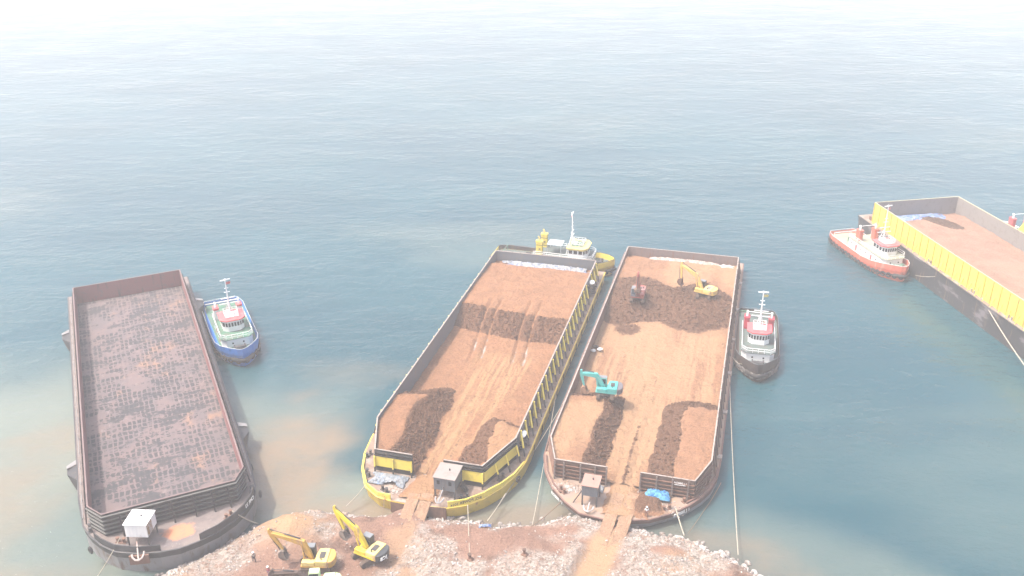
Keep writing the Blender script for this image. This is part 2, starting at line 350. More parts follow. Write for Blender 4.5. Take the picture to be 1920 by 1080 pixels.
# ---------------------------------------------------------------- water
def axis(lo, hi, c0, c1, fine, g=1.18):
    a = list(np.arange(c0, c1+.01, fine)); s = fine; x = c0
    while x > lo: s *= g; x -= s; a.insert(0, max(x, lo))
    s = fine; x = a[-1]
    while x < hi: s *= g; x += s; a.append(min(x, hi))
    return np.array(a)
wx = axis(-3000, 3000, -130, 150, 2.0); wy = axis(-1200, 3000, 60, 300, 2.0)
X, Y = np.meshgrid(wx, wy)
nz = fbm(X*.04, Y*.04, 5, 3.0); nz2 = fbm(X*.09+nz*3, Y*.09+nz*3, 5, 11.0)
def ell(cx, cy, rx, ry, rot=0):
    c, s = math.cos(rot), math.sin(rot); dx, dy = X-cx, Y-cy
    return np.sqrt(((dx*c+dy*s)/rx)**2+((-dx*s+dy*c)/ry)**2)
silt = sstep(1.35, .35, ell(-100, 105, 48, 62)+(nz-.5)*1.1)*.95
silt = np.maximum(silt, sstep(1.3, .3, ell(-48, 128, 24, 26)+(nz-.5)*1.4)*.8)
silt = np.maximum(silt, sstep(1.2, .4, ell(-30, 111, 60, 7)+(nz-.5)*.8)*.85)
silt = np.maximum(silt, sstep(1.2, .3, ell(40, 97, 34, 9, -.5)+(nz-.5)*1.2)*.45)
silt = np.maximum(silt, sstep(.55, .75, fbm(X*.012, Y*.03, 4, 7))*.25*sstep(420, 200, Y))
plume = sstep(1.25, .3, ell(-37, 121, 13, 17, .3)+(nz2-.5)*1.5)*1.0
plume = np.maximum(plume, sstep(1.2, .3, ell(-20, 147, 20, 6, -.1)+(nz2-.5)*2)*.25)
plume = np.maximum(plume, sstep(1.2, .4, ell(-22, 108, 20, 5)+(nz2-.5))*.9)
plume = np.maximum(plume, sstep(1.2, .4, ell(3, 105, 12, 5)+(nz2-.5))*.8)
plume = np.maximum(plume, sstep(1.2, .4, ell(28, 99, 14, 5, -.5)+(nz2-.5))*.6)
plume = np.maximum(plume, sstep(1.25, .3, ell(-76, 108, 9, 26, .1)+(nz2-.5)*1.6)*.6)
plume = np.maximum(plume, sstep(1.25, .3, ell(-66, 92, 16, 6, 0)+(nz2-.5)*1.2)*.75)
foam = sstep(1.3, .5, ell(-75, 98, 22, 18)+(nz-.5))*.9
wat = grid(X, Y, X*0, 'water', wm, attrs={'silt': silt, 'plume': plume, 'foam': foam}); tag(wat, kind='structure')

# ---------------------------------------------------------------- shore
SHORE = [(-78, 10), (-66, 60), (-60, 78), (-53.5, 88), (-46.8, 94.9), (-41.5, 100.5), (-36.3, 104.6), (-32, 107), (-28.5, 108.1), (-22, 107), (-15, 106.6), (-7.2, 105.7), (-2, 104.2), (3.6, 105), (8, 106.4),
         (12, 105.8), (18, 103.1), (24.5, 101.2), (28.5, 98.8), (31.5, 96), (34.5, 92.5), (39, 86), (48, 70), (60, 40), (66, 10)]
def sdf(X, Y):
    d = np.full(X.shape, 1e9); ins = np.zeros(X.shape, bool)
    P = SHORE; n = len(P)
    for i in range(n-1):
        (x0, y0), (x1, y1) = P[i], P[i+1]; ex, ey = x1-x0, y1-y0; t_ = np.clip(((X-x0)*ex+(Y-y0)*ey)/(ex*ex+ey*ey), 0, 1)
        d = np.minimum(d, np.hypot(X-x0-t_*ex, Y-y0-t_*ey))
    for i in range(n):
        (x0, y0), (x1, y1) = P[i], P[(i+1) % n]
        if y0 == y1: continue
        c = ((y0 > Y) != (y1 > Y)) & (X < (x1-x0)*(Y-y0)/(y1-y0)+x0); ins ^= c
    return np.where(ins, d, -d)
def seg_d(X, Y, a, b_):
    ex, ey = b_[0]-a[0], b_[1]-a[1]; t_ = np.clip(((X-a[0])*ex+(Y-a[1])*ey)/(ex*ex+ey*ey), 0, 1); return np.hypot(X-a[0]-t_*ex, Y-a[1]-t_*ey)
RA0, RA1 = (12.8, 99.0), (7.5, 86.0)                       # track from the right-hand ramp
RB0, RB1 = (-15.4, 104.2), (-17.5, 96.0)
def land_fields(X, Y):
    s_ = sdf(X, Y); j = fbm(X*.45, Y*.45, 4, 5)-.5
    z = -1.2+3.0*sstep(-1.5, 3.2, s_+j*1.6)+.9*sstep(3, 12, s_)
    z += (fbm(X*.16, Y*.16, 4, 2)-.5)*1.9*sstep(1, 6, s_)+(fbm(X*1.1, Y*1.1, 4, 8)-.5)*.45
    mound = np.exp(-(((X+31)/4.5)**2+((Y-101.5)/3.2)**2))*1.6; z += mound*sstep(0, 2, s_)
    z += np.exp(-(((X+2)/6)**2+((Y-99)/2.5)**2))*.9
    fl = np.exp(-(((X+20)/6.5)**2+((Y-95)/4.2)**2))+np.exp(-(((X+28)/6)**2+((Y-93.5)/3.2)**2))
    fl = np.clip(fl*1.5, 0, 1); z = z*(1-fl)+2.15*fl+(fbm(X*1.3, Y*1.3, 3, 8)-.5)*.12*fl
    da = seg_d(X, Y, RA0, RA1); db = seg_d(X, Y, RB0, RB1)
    ra = sstep(3.0, 1.4, da); z = z*(1-ra)+(2.05+(fbm(X, Y, 3, 4)-.5)*.25)*ra
    rb = sstep(3.2, 1.8, db); z = z*(1-rb)+(1.95+(fbm(X, Y, 3, 4)-.5)*.3)*rb
    g = fbm(X*.22, Y*.22, 4, 21)
    gravel = sstep(.47, .62, g)*.85
    gravel = np.maximum(gravel, sstep(3.4, 1.2, s_+j*2)*1.0)
    for cx, cy, rx, ry, v in ((22, 97.5, 10, 5, 1), (4, 93, 7, 3, .9), (-41, 96.5, 6, 4, .9), (9.2, 102, 4, 3, .9), (-25, 101, 3.0, 1.6, .9), (-13.5, 98, 2.5, 4, .9)):
        gravel = np.maximum(gravel, v*sstep(1.2, .6, np.hypot((X-cx)/rx, (Y-cy)/ry)+(g-.5)*1.2))
    bare = np.zeros(X.shape)
    for cx, cy, rx, ry in ((-19, 98.5, 6, 6.5), (-31.5, 101.5, 5, 2.6), (-27, 93, 7, 3), (14.5, 101.0, 1.6, 2.2), (4, 101, 4, 1.8), (20, 96.5, 2.5, 1.0)):
        bare = np.maximum(bare, sstep(1.3, .7, np.hypot((X-cx)/rx, (Y-cy)/ry)+(g-.5)*1.4))
    bare = np.maximum(bare, np.maximum(ra, rb))
    gravel = gravel*(1-bare)
    tan = np.maximum(ra*.9, np.clip(mound*.8, 0, 1)); tan = np.maximum(tan, sstep(.55, .7, fbm(X*.13, Y*.13, 3, 31))*.6)
    wet = np.maximum(sstep(1.2, 0.2, s_)*.55, sstep(.58, .72, fbm(X*.3, Y*.3, 4, 41))*.6*(1-ra)*.8)
    return s_, z, gravel, tan, wet
X, Y = np.meshgrid(np.arange(-84, 70, .45), np.arange(12, 114, .45))
s_, Z, gravel, tan, wet = land_fields(X, Y)
land = grid(X, Y, Z, 'ground', land_m, attrs={'gravel': gravel, 'tan': tan, 'wet': wet}, mask=s_ > -3.5); tag(land, kind='structure')
def land_z(x, y):
    return float(land_fields(np.array([[x]]), np.array([[y]]))[1][0, 0])

# rocks: shapes
def ico(sub=1):
    bm = bmesh.new(); bmesh.ops.create_icosphere(bm, subdivisions=sub, radius=1); bm.verts.ensure_lookup_table()
    v = np.array([x.co[:] for x in bm.verts]); f = np.array([[q.index for q in x.verts] for x in bm.faces]); bm.free(); return v, f
rs = np.random.RandomState(11)
def rock_shapes(sub, n, amp):
    v, f = ico(sub); o = []
    for i in range(n):
        w_ = v*(1+(rs.rand(len(v), 1)-.5)*amp); 
        for k in range(3):
            d = rs.randn(3); d /= np.linalg.norm(d); c = .55+.25*rs.rand(); p = w_@d; w_ = w_-np.outer(np.maximum(p-c, 0), d)
        o.append(w_)
    return o, f
shp, shf = rock_shapes(1, 12, .35)
N_ = 26000
x = rs.rand(N_)*112-70; y = rs.rand(N_)*38+72
ss, zz, gg, _, _ = land_fields(x[None], y[None]); ss, zz, gg = ss[0], zz[0], gg[0]
vis = (y > 87+np.maximum(0, -40-x)*.2)
keep = (ss > -.9) & vis & (rs.rand(N_) < np.clip(gg, 0, 1)*.9+.05)
x, y, ss, zz = x[keep], y[keep], ss[keep], zz[keep]
edge = np.clip(1-ss/3.2, 0, 1)
size = .06+.13*rs.rand(len(x))**3+edge*(.05+.27*rs.rand(len(x))**2.5)
vv = []; ff = []; o = 0
for i in range(len(x)):
    a = rs.rand()*6.28; c, s = math.cos(a), math.sin(a); q = shp[rs.randint(12)]*size[i]*np.array([1+.5*rs.rand(), .8+.3*rs.rand(), .55+.35*rs.rand()])
    vv.append(np.stack([q[:, 0]*c-q[:, 1]*s+x[i], q[:, 0]*s+q[:, 1]*c+y[i], q[:, 2]+zz[i]+size[i]*.2], -1)); ff.append(shf+o); o += len(q)
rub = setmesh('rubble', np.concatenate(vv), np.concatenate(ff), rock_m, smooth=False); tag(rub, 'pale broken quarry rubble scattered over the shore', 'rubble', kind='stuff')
bshp, bshf = rock_shapes(2, 8, .22)
def rock_mesh(i):
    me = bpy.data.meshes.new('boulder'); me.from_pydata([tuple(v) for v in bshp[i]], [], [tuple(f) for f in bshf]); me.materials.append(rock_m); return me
bm_ = [rock_mesh(i) for i in range(8)]
P = []
def along(s0, s1, n, off):
    for i in range(n):
        u_ = random.random(); k = s0+(s1-s0)*u_; i0 = int(k); f_ = k-i0; a, b_ = SHORE[i0], SHORE[i0+1]
        dx, dy = b_[0]-a[0], b_[1]-a[1]; L_ = math.hypot(dx, dy); o_ = random.uniform(*off)
        P.append((a[0]+dx*f_+dy/L_*o_*-1*-1, a[1]+dy*f_-dx/L_*o_))
along(10.6, 13.2, 26, (-.6, 1.0)); along(15.6, 20.6, 52, (-.6, 2.2)); along(13.4, 14.6, 8, (-.5, .8)); along(3.4, 6, 20, (-.8, .8))
for i, (x0, y0) in enumerate(P):
    o_ = bpy.data.objects.new('boulder', bm_[i % 8]); col.objects.link(o_); r_ = random.uniform(.28, .55)
    o_.scale = (r_*1.25, r_, r_*.75); o_.rotation_euler = (random.uniform(-.3, .3), random.uniform(-.3, .3), random.random()*6.3)
    o_.location = (x0, y0, max(land_z(x0, y0), -.15)+r_*.25)
    zone = ('boulder at the water edge between empty barge and yellow barge bow', 'pale boulder at the water edge under the yellow barge bow', 'pale boulder at the water edge beside the rust red barge ramp', 'large white boulder on the rubble slope right of the rust red barge')
    tag(o_, zone[0 if x0 < -18 else 1 if x0 < 4 else 2 if x0 < 19 else 3], 'boulder', 'boulders along the waterline')

# ---------------------------------------------------------------- barges
def barge_root(name, ox, oy, deg, label):
    return empty(name, (ox, oy, 0), R(deg), label, 'barge')
def hull_part(root, bow, stern_y, hw, zd, mat_low, mat_up, band, rake=2.6, inset=.10):
    """bow = right-to-left outline of the foredeck; band = depth of the upper strake"""
    out = [(hw, stern_y), (hw, bow[0][1]+6)]+bow+[(-hw, bow[-1][1]+6), (-hw, stern_y)]
    ymin = min(p[1] for p in out)
    def low(p, k):
        x, y = p
        t_ = sstep(ymin+14, ymin, np.array(y)); cx = x*(1-inset*k*float(t_)); return (cx, y+rake*k*float(t_)-(1.6*k if y > stern_y-.1 else 0))
    zf = lambda x, y: zd
    ob = [low(p, band/(zd+1.5)) for p in out]; ol = [low(p, 1.0) for p in out]
    hul = MB().prism(ol, -1.5, zd-band, top=ob).build('hull', mat_low, root)
    st = MB().prism([(x*1.004, y) for x, y in ob], zd-band+.003, zd-.02, top=[(x*1.004, y) for x, y in out]).build('upper_strake', mat_up, root)
    rr = MB(); rr.tube([(x*1.006, y, zd-.12) for x, y in out], .13, 5, close=True); rr.build('rubbing_rail', mat_up, root)
    return out
def deck_part(root, out, zd, m, name='deck'):
    mb = MB().prism([(x*.995, y*.9995) for x, y in out], zd-.3, zd); return mb.build(name, m, root)
def rect_box_walls(root, hw, ys, L1, L2, hw2, zd, zr, m_side, m_stern, m_bow, rim_m, gap=None, th=.22):
    MB().wall([(hw, ys), (hw, L1)], zd, zr, th).build('side_wall', m_side, root)
    MB().wall([(-hw, L1), (-hw, ys)], zd, zr, th).build('side_wall', m_side, root)
    MB().wall([(-hw+.12, ys), (hw-.12, ys)], zd, zr-.003, th).build('stern_wall', m_stern, root)
    e = .11
    if gap is None:
        MB().wall([(hw, L1-.01), (hw2, L2), (-hw2, L2), (-hw, L1-.01)], zd, zr-.003, th).build('bow_wall', m_bow, root)
    else:
        MB().wall([(hw, L1-.01), (hw2, L2), (gap[1], L2)], zd, zr-.003, th).build('bow_wall', m_bow, root)
        MB().wall([(gap[0], L2), (-hw2, L2), (-hw, L1-.01)], zd, zr-.003, th).build('bow_wall', m_bow, root)
    r_ = MB()
    if gap is None: r_.wall([(-hw+.0, ys), (-hw, L1), (-hw2, L2), (hw2, L2), (hw, L1), (hw, ys)], zr, zr+.08, .22)
    else:
        r_.wall([(hw, ys), (hw, L1), (hw2, L2), (gap[1], L2)], zr, zr+.08, .22); r_.wall([(gap[0], L2), (-hw2, L2), (-hw, L1), (-hw, ys)], zr, zr+.08, .22)
    r_.box(-hw+.11, hw-.11, ys-.11, ys+.11, zr, zr+.077)
    r_.build('rim', rim_m, root)
def lerp_path(pts, n):
    out = []
    for i in range(len(pts)-1):
        for k in range(n): f_ = k/n; out.append(tuple(pts[i][j]*(1-f_)+pts[i+1][j]*f_ for j in range(len(pts[0]))))
    return out+[pts[-1]]
def bollard(root, x, y, z, m, r_=.2, rz=0):
    mb = MB(); dx, dy = math.cos(rz)*.45, math.sin(rz)*.45
    mb.box(x-.75, x+.75, y-.3, y+.3, z+.002, z+.1, rz)
    for s in (-1, 1): mb.cyl((x+dx*s, y+dy*s, z+.05), r_, .65, 8); mb.cyl((x+dx*s, y+dy*s, z+.65), r_*1.3, .1, 8)
    mb.build('bollard', m, root)
def tyres(root, pts, m, R_=.42, r_=.17, name='tyre_fender'):
    for (x, y, z, nx, ny) in pts: MB().torus((x+nx*.12, y+ny*.12, z), (nx, ny, 0), R_, r_).build(name, m, root, smooth=True)
def heap_field(x, y, cx, cy, rx, ry, edge=.35):
    return sstep(1+edge, 1-edge*.6, np.sqrt(((x-cx)/rx)**2+((y-cy)/ry)**2))
def ore(name, root, label, hw, y0, y1, fn, m, hw2, yc, step=.22, clods=0):
    xs = np.linspace(-hw, hw, int(2*hw/step)); ys = np.linspace(y0, y1, int(abs(y1-y0)/step))
    X, Y = np.meshgrid(xs, ys)
    if yc is not None:                                     # squeeze into the chamfered bow corners
        k = np.clip((yc-Y)/(yc-y1), 0, 1); X = X*(1-k*(1-hw2/hw))
    Z, wet, tan = fn(X, Y)
    nr = fbm(X*.8, Y*.8, 5, 3)-.5; nf = fbm(X*2.6, Y*2.6, 3, 13)-.5
    Z = Z+nr*.45+nf*.3*(0.4+wet*1.9)+(fbm(X*5, Y*5, 2, 33)-.5)*.22*(.25+wet)
    wet = np.clip(wet*(.85+.45*(nr+.5)), 0, 1)
    o_ = grid(X, Y, Z, name, m, None, {'wet': wet, 'tan': tan})
    o_.location = root.location; o_.rotation_euler = root.rotation_euler
    if clods:
        fi = rs.randint(0, X.size, 60000); wv_ = wet.ravel()[fi]; fi = fi[(rs.rand(len(fi)) < np.clip(wv_, 0, 1)**1.5*.6) & (wv_ > .5)][:clods]
        px, py, pz = X.ravel()[fi], Y.ravel()[fi], Z.ravel()[fi]; vv = []; ff = []
        for i in range(len(fi)):
            sz = .06+.22*rs.rand()**3; vv.append(shp[rs.randint(12)]*sz*np.array([1.2, 1, .8])+np.array([px[i]+rs.rand()*.2, py[i]+rs.rand()*.2, pz[i]+sz*.3])); ff.append(shf+i*len(shp[0]))
        vv = np.concatenate(vv); c_ = setmesh('ore_clods', vv, np.concatenate(ff), m, None, {'wet': np.full(len(vv), .75), 'tan': np.zeros(len(vv))}, smooth=False)
        c_.location = root.location; c_.rotation_euler = root.rotation_euler; tag(c_, 'dark lumps of ore lying on the dug banks', 'ore', kind='stuff')
    return tag(o_, label, 'ore')
def tarp(name, root, x0, x1, y0, y1, z, amp, m, label, seed=0, cat='tarpaulin', step=.13, mound=.5):
    X, Y = np.meshgrid(np.arange(x0, x1, step), np.arange(y0, y1, step)); cx, cy = (x0+x1)/2, (y0+y1)/2
    e = np.maximum(np.abs(X-cx)/((x1-x0)/2), np.abs(Y-cy)/((y1-y0)/2)); jag = fbm(X*.9, Y*.9, 4, seed)
    rd = np.abs(fbm(X*.9, Y*1.6, 5, seed+5)-.5)*2; rd2 = np.abs(fbm(X*2.4, Y*2.2, 4, seed+9)-.5)*2
    Z = z+amp*((1-rd)*.9+(1-rd2)*.5-.6)*(1-e**3)+mound*amp*(1-e**2)
    o_ = grid(X, Y, Z, name, m, None, None, mask=(e+(jag-.5)*1.1 < .95)); o_.location = root.location; o_.rotation_euler = root.rotation_euler
    so = o_.modifiers.new('thickness', 'SOLIDIFY'); so.thickness = .03
    return tag(o_, label, cat)
def stones(root, x0, x1, y0, y1, z, n_, label):
    vv = []; ff = []; o = 0
    for i in range(n_):
        x_ = (x0+x1)/2+np.clip(rs.randn()*.36, -1, 1)*(x1-x0)/2; y_ = (y0+y1)/2+np.clip(rs.randn()*.36, -1, 1)*(y1-y0)/2; sz = .04+.13*rs.rand()**2
        vv.append(shp[rs.randint(12)]*sz*np.array([1.2, 1, .7])+np.array([x_, y_, z+.02])); ff.append(shf+o); o += len(vv[-1])
    o_ = setmesh('rubble', np.concatenate(vv), np.concatenate(ff), rock_m, smooth=False); o_.location = root.location; o_.rotation_euler = root.rotation_euler
    tag(o_, label, 'rubble', kind='stuff')
def cabin(root, cx, cy, rz, w_, d_, z0, z1, zd, m_wall, m_roof, win=True, door=False):
    ca, sa = math.cos(rz), math.sin(rz); T = lambda x, y: (cx+x*ca-y*sa, cy+x*sa+y*ca)
    h = MB().box(cx-w_/2, cx+w_/2, cy-d_/2, cy+d_/2, z0, z1, rz)
    for k in range(1, 6):
        x = -w_/2+w_*k/6
        for sy in (-1, 1): a = T(x, sy*(d_/2+.02)); h.beam((a[0], a[1], z0+.05), (a[0], a[1], z1-.1), .05)
    hs = h.build('winch_house', m_wall, root, bevel=.02)
    MB().box(cx-w_/2-.12, cx+w_/2+.12, cy-d_/2-.12, cy+d_/2+.12, z1+.002, z1+.1, rz).build('roof', m_roof, hs)
    v = MB(); a = T(.2, .3); v.cyl((a[0], a[1], z1+.1), .12, .25, 8); v.build('roof_vent', dark_steel, hs)
    lg = MB()
    for sx in (-1, 1):
        for sy in (-1, 1):
            a = T(sx*(w_/2-.12), sy*(d_/2-.12)); l_ = MB(); l_.beam((a[0], a[1], zd), (a[0], a[1], z0), .2); l_.build('leg', dark_steel, hs)
    if win:
        for x in (-w_*.28, w_*.28):
            a = T(x, -d_/2-.03); q = MB(); q.box(a[0]-.22, a[0]+.22, a[1]-.03, a[1]+.03, z0+(z1-z0)*.5, z0+(z1-z0)*.8, rz); q.build('window', glass, hs)
    return hs, T

# ===== barge A: empty, rust and black
ZD, ZR = 3.8, 7.4
A = barge_root('cargo_barge', -79.84, 173.4, 24.47, 'empty rusty cargo barge with stained floor at the far left')
bowA = [(11.6, -76.0), (10.7, -78.9), (9.4, -80.8), (7.7, -82.5), (5.2, -84.0), (2.6, -84.8), (0, -85.2), (-2.6, -84.8), (-5.2, -83.9), (-7.9, -82.2), (-9.4, -80.2), (-10.7, -77.6), (-11.5, -75.0)]
outA = hull_part(A, bowA, 4.2, 11.9, ZD, hull_grey, hull_black, 1.2, rake=1.0, inset=.04)
xs = np.arange(-11.6, 11.61, .4); dA = MB().prism([(x*.994, y*.9995) for x, y in outA], ZD-.3, ZD)
bd = dA.build('side_deck', bowA_m, A)
# foredeck as a fine sheet so the rust patch is a property of the plate
X, Y = np.meshgrid(np.linspace(-11.4, 11.4, 90), np.linspace(-84.9, -78.0, 40))
inside = np.zeros(X.shape, bool); PO = [(x*.985, y*.998) for x, y in outA]
for i in range(len(PO)):
    (x0, y0), (x1, y1) = PO[i], PO[(i+1) % len(PO)]
    if y0 != y1: inside ^= ((y0 > Y) != (y1 > Y)) & (X < (x1-x0)*(Y-y0)/(y1-y0)+x0)
grid(X, Y, X*0+ZD+.012, 'foredeck', bowA_m, A, {'rusty': sstep(1.25, .2, np.hypot((X-.3)/3.4, (Y+81.8)/2.6))*.7}, mask=inside)
MB().prism([(-10.25, -.15), (-10.25, -75.7), (-8.6, -78.25), (8.6, -78.25), (10.25, -75.7), (10.25, -.15)], ZD+.004, ZD+.03).build('cargo_floor', deckA_m, A)
rect_box_walls(A, 10.4, 0, -75.8, -78.45, 8.75, ZD, ZR, mauve, mauve, black, mauve_rim)
rb = MB()
for k in range(5):
    z = ZD+.5+k*.68
    rb.wall([(10.62, -75.7), (8.85, -78.68), (-8.85, -78.68), (-10.62, -75.7)], z, z+.12, .3)
rb.build('bow_wall_rib', P_('grey_edge_steel', (.2, .2, .19), (.13, .12, .12), .6), A)
for x in (-6.6, -3.3, 0, 2.9, 5.4, 7.6):
    MB().beam((x, -78.85, ZR-.3), (x+.1, -79.6, ZD), .22).build('wall_brace', black, A)
for k in range(25):
    y = -1.5-k*3.05
    for s in (-1, 1): MB().beam((s*10.6, y, ZR-.2), (s*11.15, y, ZD), .16).build('wall_brace', black, A)
for s in (-1, 1):
    p = MB(); p.tube([(s*11.45, -1, ZD+.55), (s*11.45, -30, ZD+.6), (s*11.5, -74, ZD+.55)], .07, 5)
    for k in range(18): p.beam((s*11.45, -2-k*4.2, ZD), (s*11.45, -2-k*4.2, ZD+.55), .08)
    p.build('deck_rail', hull_grey, A)
for s, ys in ((1, (-9.5, -60.0)), (-1, (-13.5, -60.0))):
    for y in ys:
        q = MB(); x0, x1 = s*11.95, s*13.4
        q.add([(x0, y+2.2, ZD-.15), (x1, y+1.0, ZD-.35), (x1, y-1.0, ZD-.35), (x0, y-3.4, ZD-.15), (x0, y+2.2, .3), (x1-s*.5, y+1.0, 1.2), (x1-s*.5, y-1.0, 1.2), (x0, y-3.4, .3)],
              [(0, 1, 2, 3), (7, 6, 5, 4), (0, 4, 5, 1), (1, 5, 6, 2), (2, 6, 7, 3), (3, 7, 4, 0)])
        q.build('fender_block', hull_black, A)
        MB().prism([(x0, y+2.2), (x1, y+1.0), (x1, y+.2), (x0, y+.9)], ZD-.12, ZD-.05).build('fender_plate', hull_grey, A)
# bulwarks
MB().wall(lerp_path([(11.3, -76.9), (10.55, -79.0), (9.3, -80.8), (7.6, -82.4), (5.1, -83.85), (2.7, -84.65)], 2), ZD-.05, ZD+1.0, .14).build('bulwark', hull_black, A)
MB().wall(lerp_path([(-2.3, -84.7), (-5.1, -83.8), (-7.8, -82.1), (-9.3, -80.1), (-10.2, -78.4)], 2), ZD-.05, ZD+1.0, .14).build('bulwark', hull_black, A)
text('CMR 33', .85, A, (10.2, -80.02, ZD+.45), ((.62, .78, 0), (0, 0, 1), (.78, -.62, 0)), white, sx=-.85)
MB().wall([(-6.3, -84.15), (-3.9, -84.85)], ZD-1.3, ZD+.1, .3).build('anchor_plate', rust, A)
hs, T = cabin(A, -4.2, -81.2, R(-27.5), 2.95, 2.95, 5.3, 7.3, ZD, white, white, win=False)
q = MB(); a = T(1.49, -.6); q.box(a[0]-.02, a[0]+.02, a[1]-.75, a[1]+.75, 5.4, 7.28, R(-27.5)); q.build('rust_panel', P_('rust_stain_panel', (.42, .26, .12), (.65, .6, .55), .7, scale=2, lo=.4, hi=.6), hs)
bollard(A, 7.0, -81.4, ZD, rust, rz=.7); bollard(A, -7.0, -80.7, ZD, rust, rz=-.6); bollard(A, 10.9, -77.3, ZD, dark_steel, rz=1.4); bollard(A, -10.7, -76.3, ZD, dark_steel, rz=1.6)
tyres(A, [(11.95, -77.0, 2.9, 1, -.2), (12.0, -70, 2.9, 1, 0), (12, -34, 2.9, 1, 0), (-10.9, -79.0, 2.6, -.9, -.4), (12.0, -66, 2.8, 1, 0)], rubber)

# ===== barge B: yellow, loaded
ZD, ZR = 2.2, 6.0
Bb = barge_root('cargo_barge', 7.43, 187.09, -15.13, 'yellow hulled barge heaped with brown ore, left of the rust red one')
bowB = [(13.1, -66), (13.0, -69.4), (12.4, -73.2), (11.1, -76.6), (9.3, -79.6), (7.2, -81.7), (4.8, -83.0), (0, -83.5), (-3.8, -83.4), (-5.9, -83.1), (-8.5, -81.3), (-10.7, -77.4), (-11.9, -73.6), (-12.4, -70.0)]
outB = hull_part(Bb, bowB, 2.9, 13.0, ZD, yellow, yellow, .5, rake=.9, inset=.03)
MB().wall([(x*.985, y+.45) for x, y in outB[2:-2]], -.6, -.02, .3).build('boot_stripe', hull_black, Bb)
deck_part(Bb, outB, ZD, deck_brown)
rect_box_walls(Bb, 11.4, 0, -69.0, -77.1, 8.45, ZD, ZR, grey_metal, grey_metal, black, pale_rim, gap=(-2.45, 2.48))  # black wall below the yellow panels paints in the shaded gap above deck
for a, b_ in (((-8.5, -77.32), (-2.5, -77.32)), ((2.55, -77.32), (8.6, -77.32)), ((8.72, -77.2), (11.6, -69.2))):
    MB().wall([a, b_], ZD+1.0, ZR-1.05, .2).build('yellow_panel', yellow_clean, Bb)
    r_ = MB(); r_.wall([a, b_], ZR-.95, ZR-.75, .34); r_.wall([a, b_], ZR-.45, ZR-.3, .3); r_.build('wall_rib', black, Bb)
for x in (-8.45, -5.5, -2.55, 2.6, 5.6, 8.6):
    MB().beam((x, -77.55, ZR-1), (x, -77.65, ZD+1.0), .2).build('wall_post', yellow_clean, Bb); MB().beam((x, -77.65, ZD+1.0), (x, -77.7, ZD), .2).build('post_foot', black, Bb)
for f_ in (.3, .62, .95):
    x, y = 8.72+2.9*f_, -77.2+8*f_; MB().beam((x+.25, y-.1, ZR-1), (x+.7, y-.3, ZD+1.2), .2).build('wall_post', yellow_clean, Bb); MB().beam((x+.7, y-.3, ZD+1.2), (x+.95, y-.4, ZD), .2).build('post_foot', black, Bb)
for k in range(24):
    y = -1.2-k*2.85
    if abs(y+9) < 1.6: continue
    for s in (1, -1):
        q = MB(); q.beam((s*11.56, y, ZR-.1), (s*11.72, y, ZD+.9), .2, .4); q.beam((s*11.7, y-.05, ZR-.7), (s*12.3, y-1.0, ZD+1.2), .26); q.build('wall_brace', yellow_clean, Bb)
        q = MB(); q.beam((s*12.3, y-1.0, ZD+1.3), (s*12.6, y-1.5, ZD), .16); q.build('brace_foot', black, Bb); MB().beam((s*11.62, y+1.2, ZR-.5), (s*11.9, y+1.2, ZD), .14).build('wall_stay', black, Bb)
    if k % 2 == 0: MB().box(12.96, 13.12, y-.12, y+.12, .1, ZD-.1).build('hull_fender_bar', rubber, Bb)
def zb(i, n, a=.9): return a
bwl = lerp_path([(12.9, -69.6), (12.3, -73.3), (11.05, -76.6), (9.3, -79.5), (7.2, -81.6), (4.9, -82.85)], 2)
MB().wall(bwl, ZD-.03, lambda i: ZD+.15+.85*min(1, i/5), .16).build('bulwark', yellow_clean, Bb)
bwl2 = lerp_path([(-3.7, -83.3), (-5.8, -83.0), (-8.35, -81.2), (-10.55, -77.4), (-11.7, -73.7)], 2)
MB().wall(bwl2, ZD-.03, lambda i: ZD+.95-.09*i, .16).build('bulwark', yellow_clean, Bb)
q = MB(); q.wall([(-3.7, -83.42), (0, -83.52), (4.75, -83.12)], .1, ZD, .12); q.build('bow_plate', rust, Bb)
for sgn in (1,):
    d = Vector((9.3-5.6, -79.5+82.5, 0)).normalized(); text('BCL POWER 3024', .62, Bb, (7.35, -81.72, ZD+.62), ((d.x, d.y, 0), (0, 0, 1), (d.y, -d.x, 0)), black, sx=-1.0)
hs, T = cabin(Bb, 3.85, -79.3, 0, 3.2, 3.5, 3.6, 5.7, ZD, grey_metal, P_('dusty_roof_plate', (.42, .36, .33), (.34, .28, .25), .8), win=True)
q = MB(); [q.box(5.6+.14*k, 6.3+.14*k, -79.2, -78.5, ZD+.25*(4-k), ZD+.25*(4-k)+.06) for k in range(4)]; q.beam((5.6, -79.2, 3.4), (6.7, -79.2, ZD), .06); q.build('steps', dark_steel, hs)
for x, y, rz in ((-11.0, -74.1, 1.3), (-5.3, -81.6, -.5), (10.6, -74.6, 1.2), (6.6, -80.3, .7), (-9.2, -78.6, -.9)): bollard(Bb, x, y, ZD, dark_steel, rz=rz)
tyres(Bb, [(12.75, -73.2, 1.6, 1, -.3)], rubber, .4)

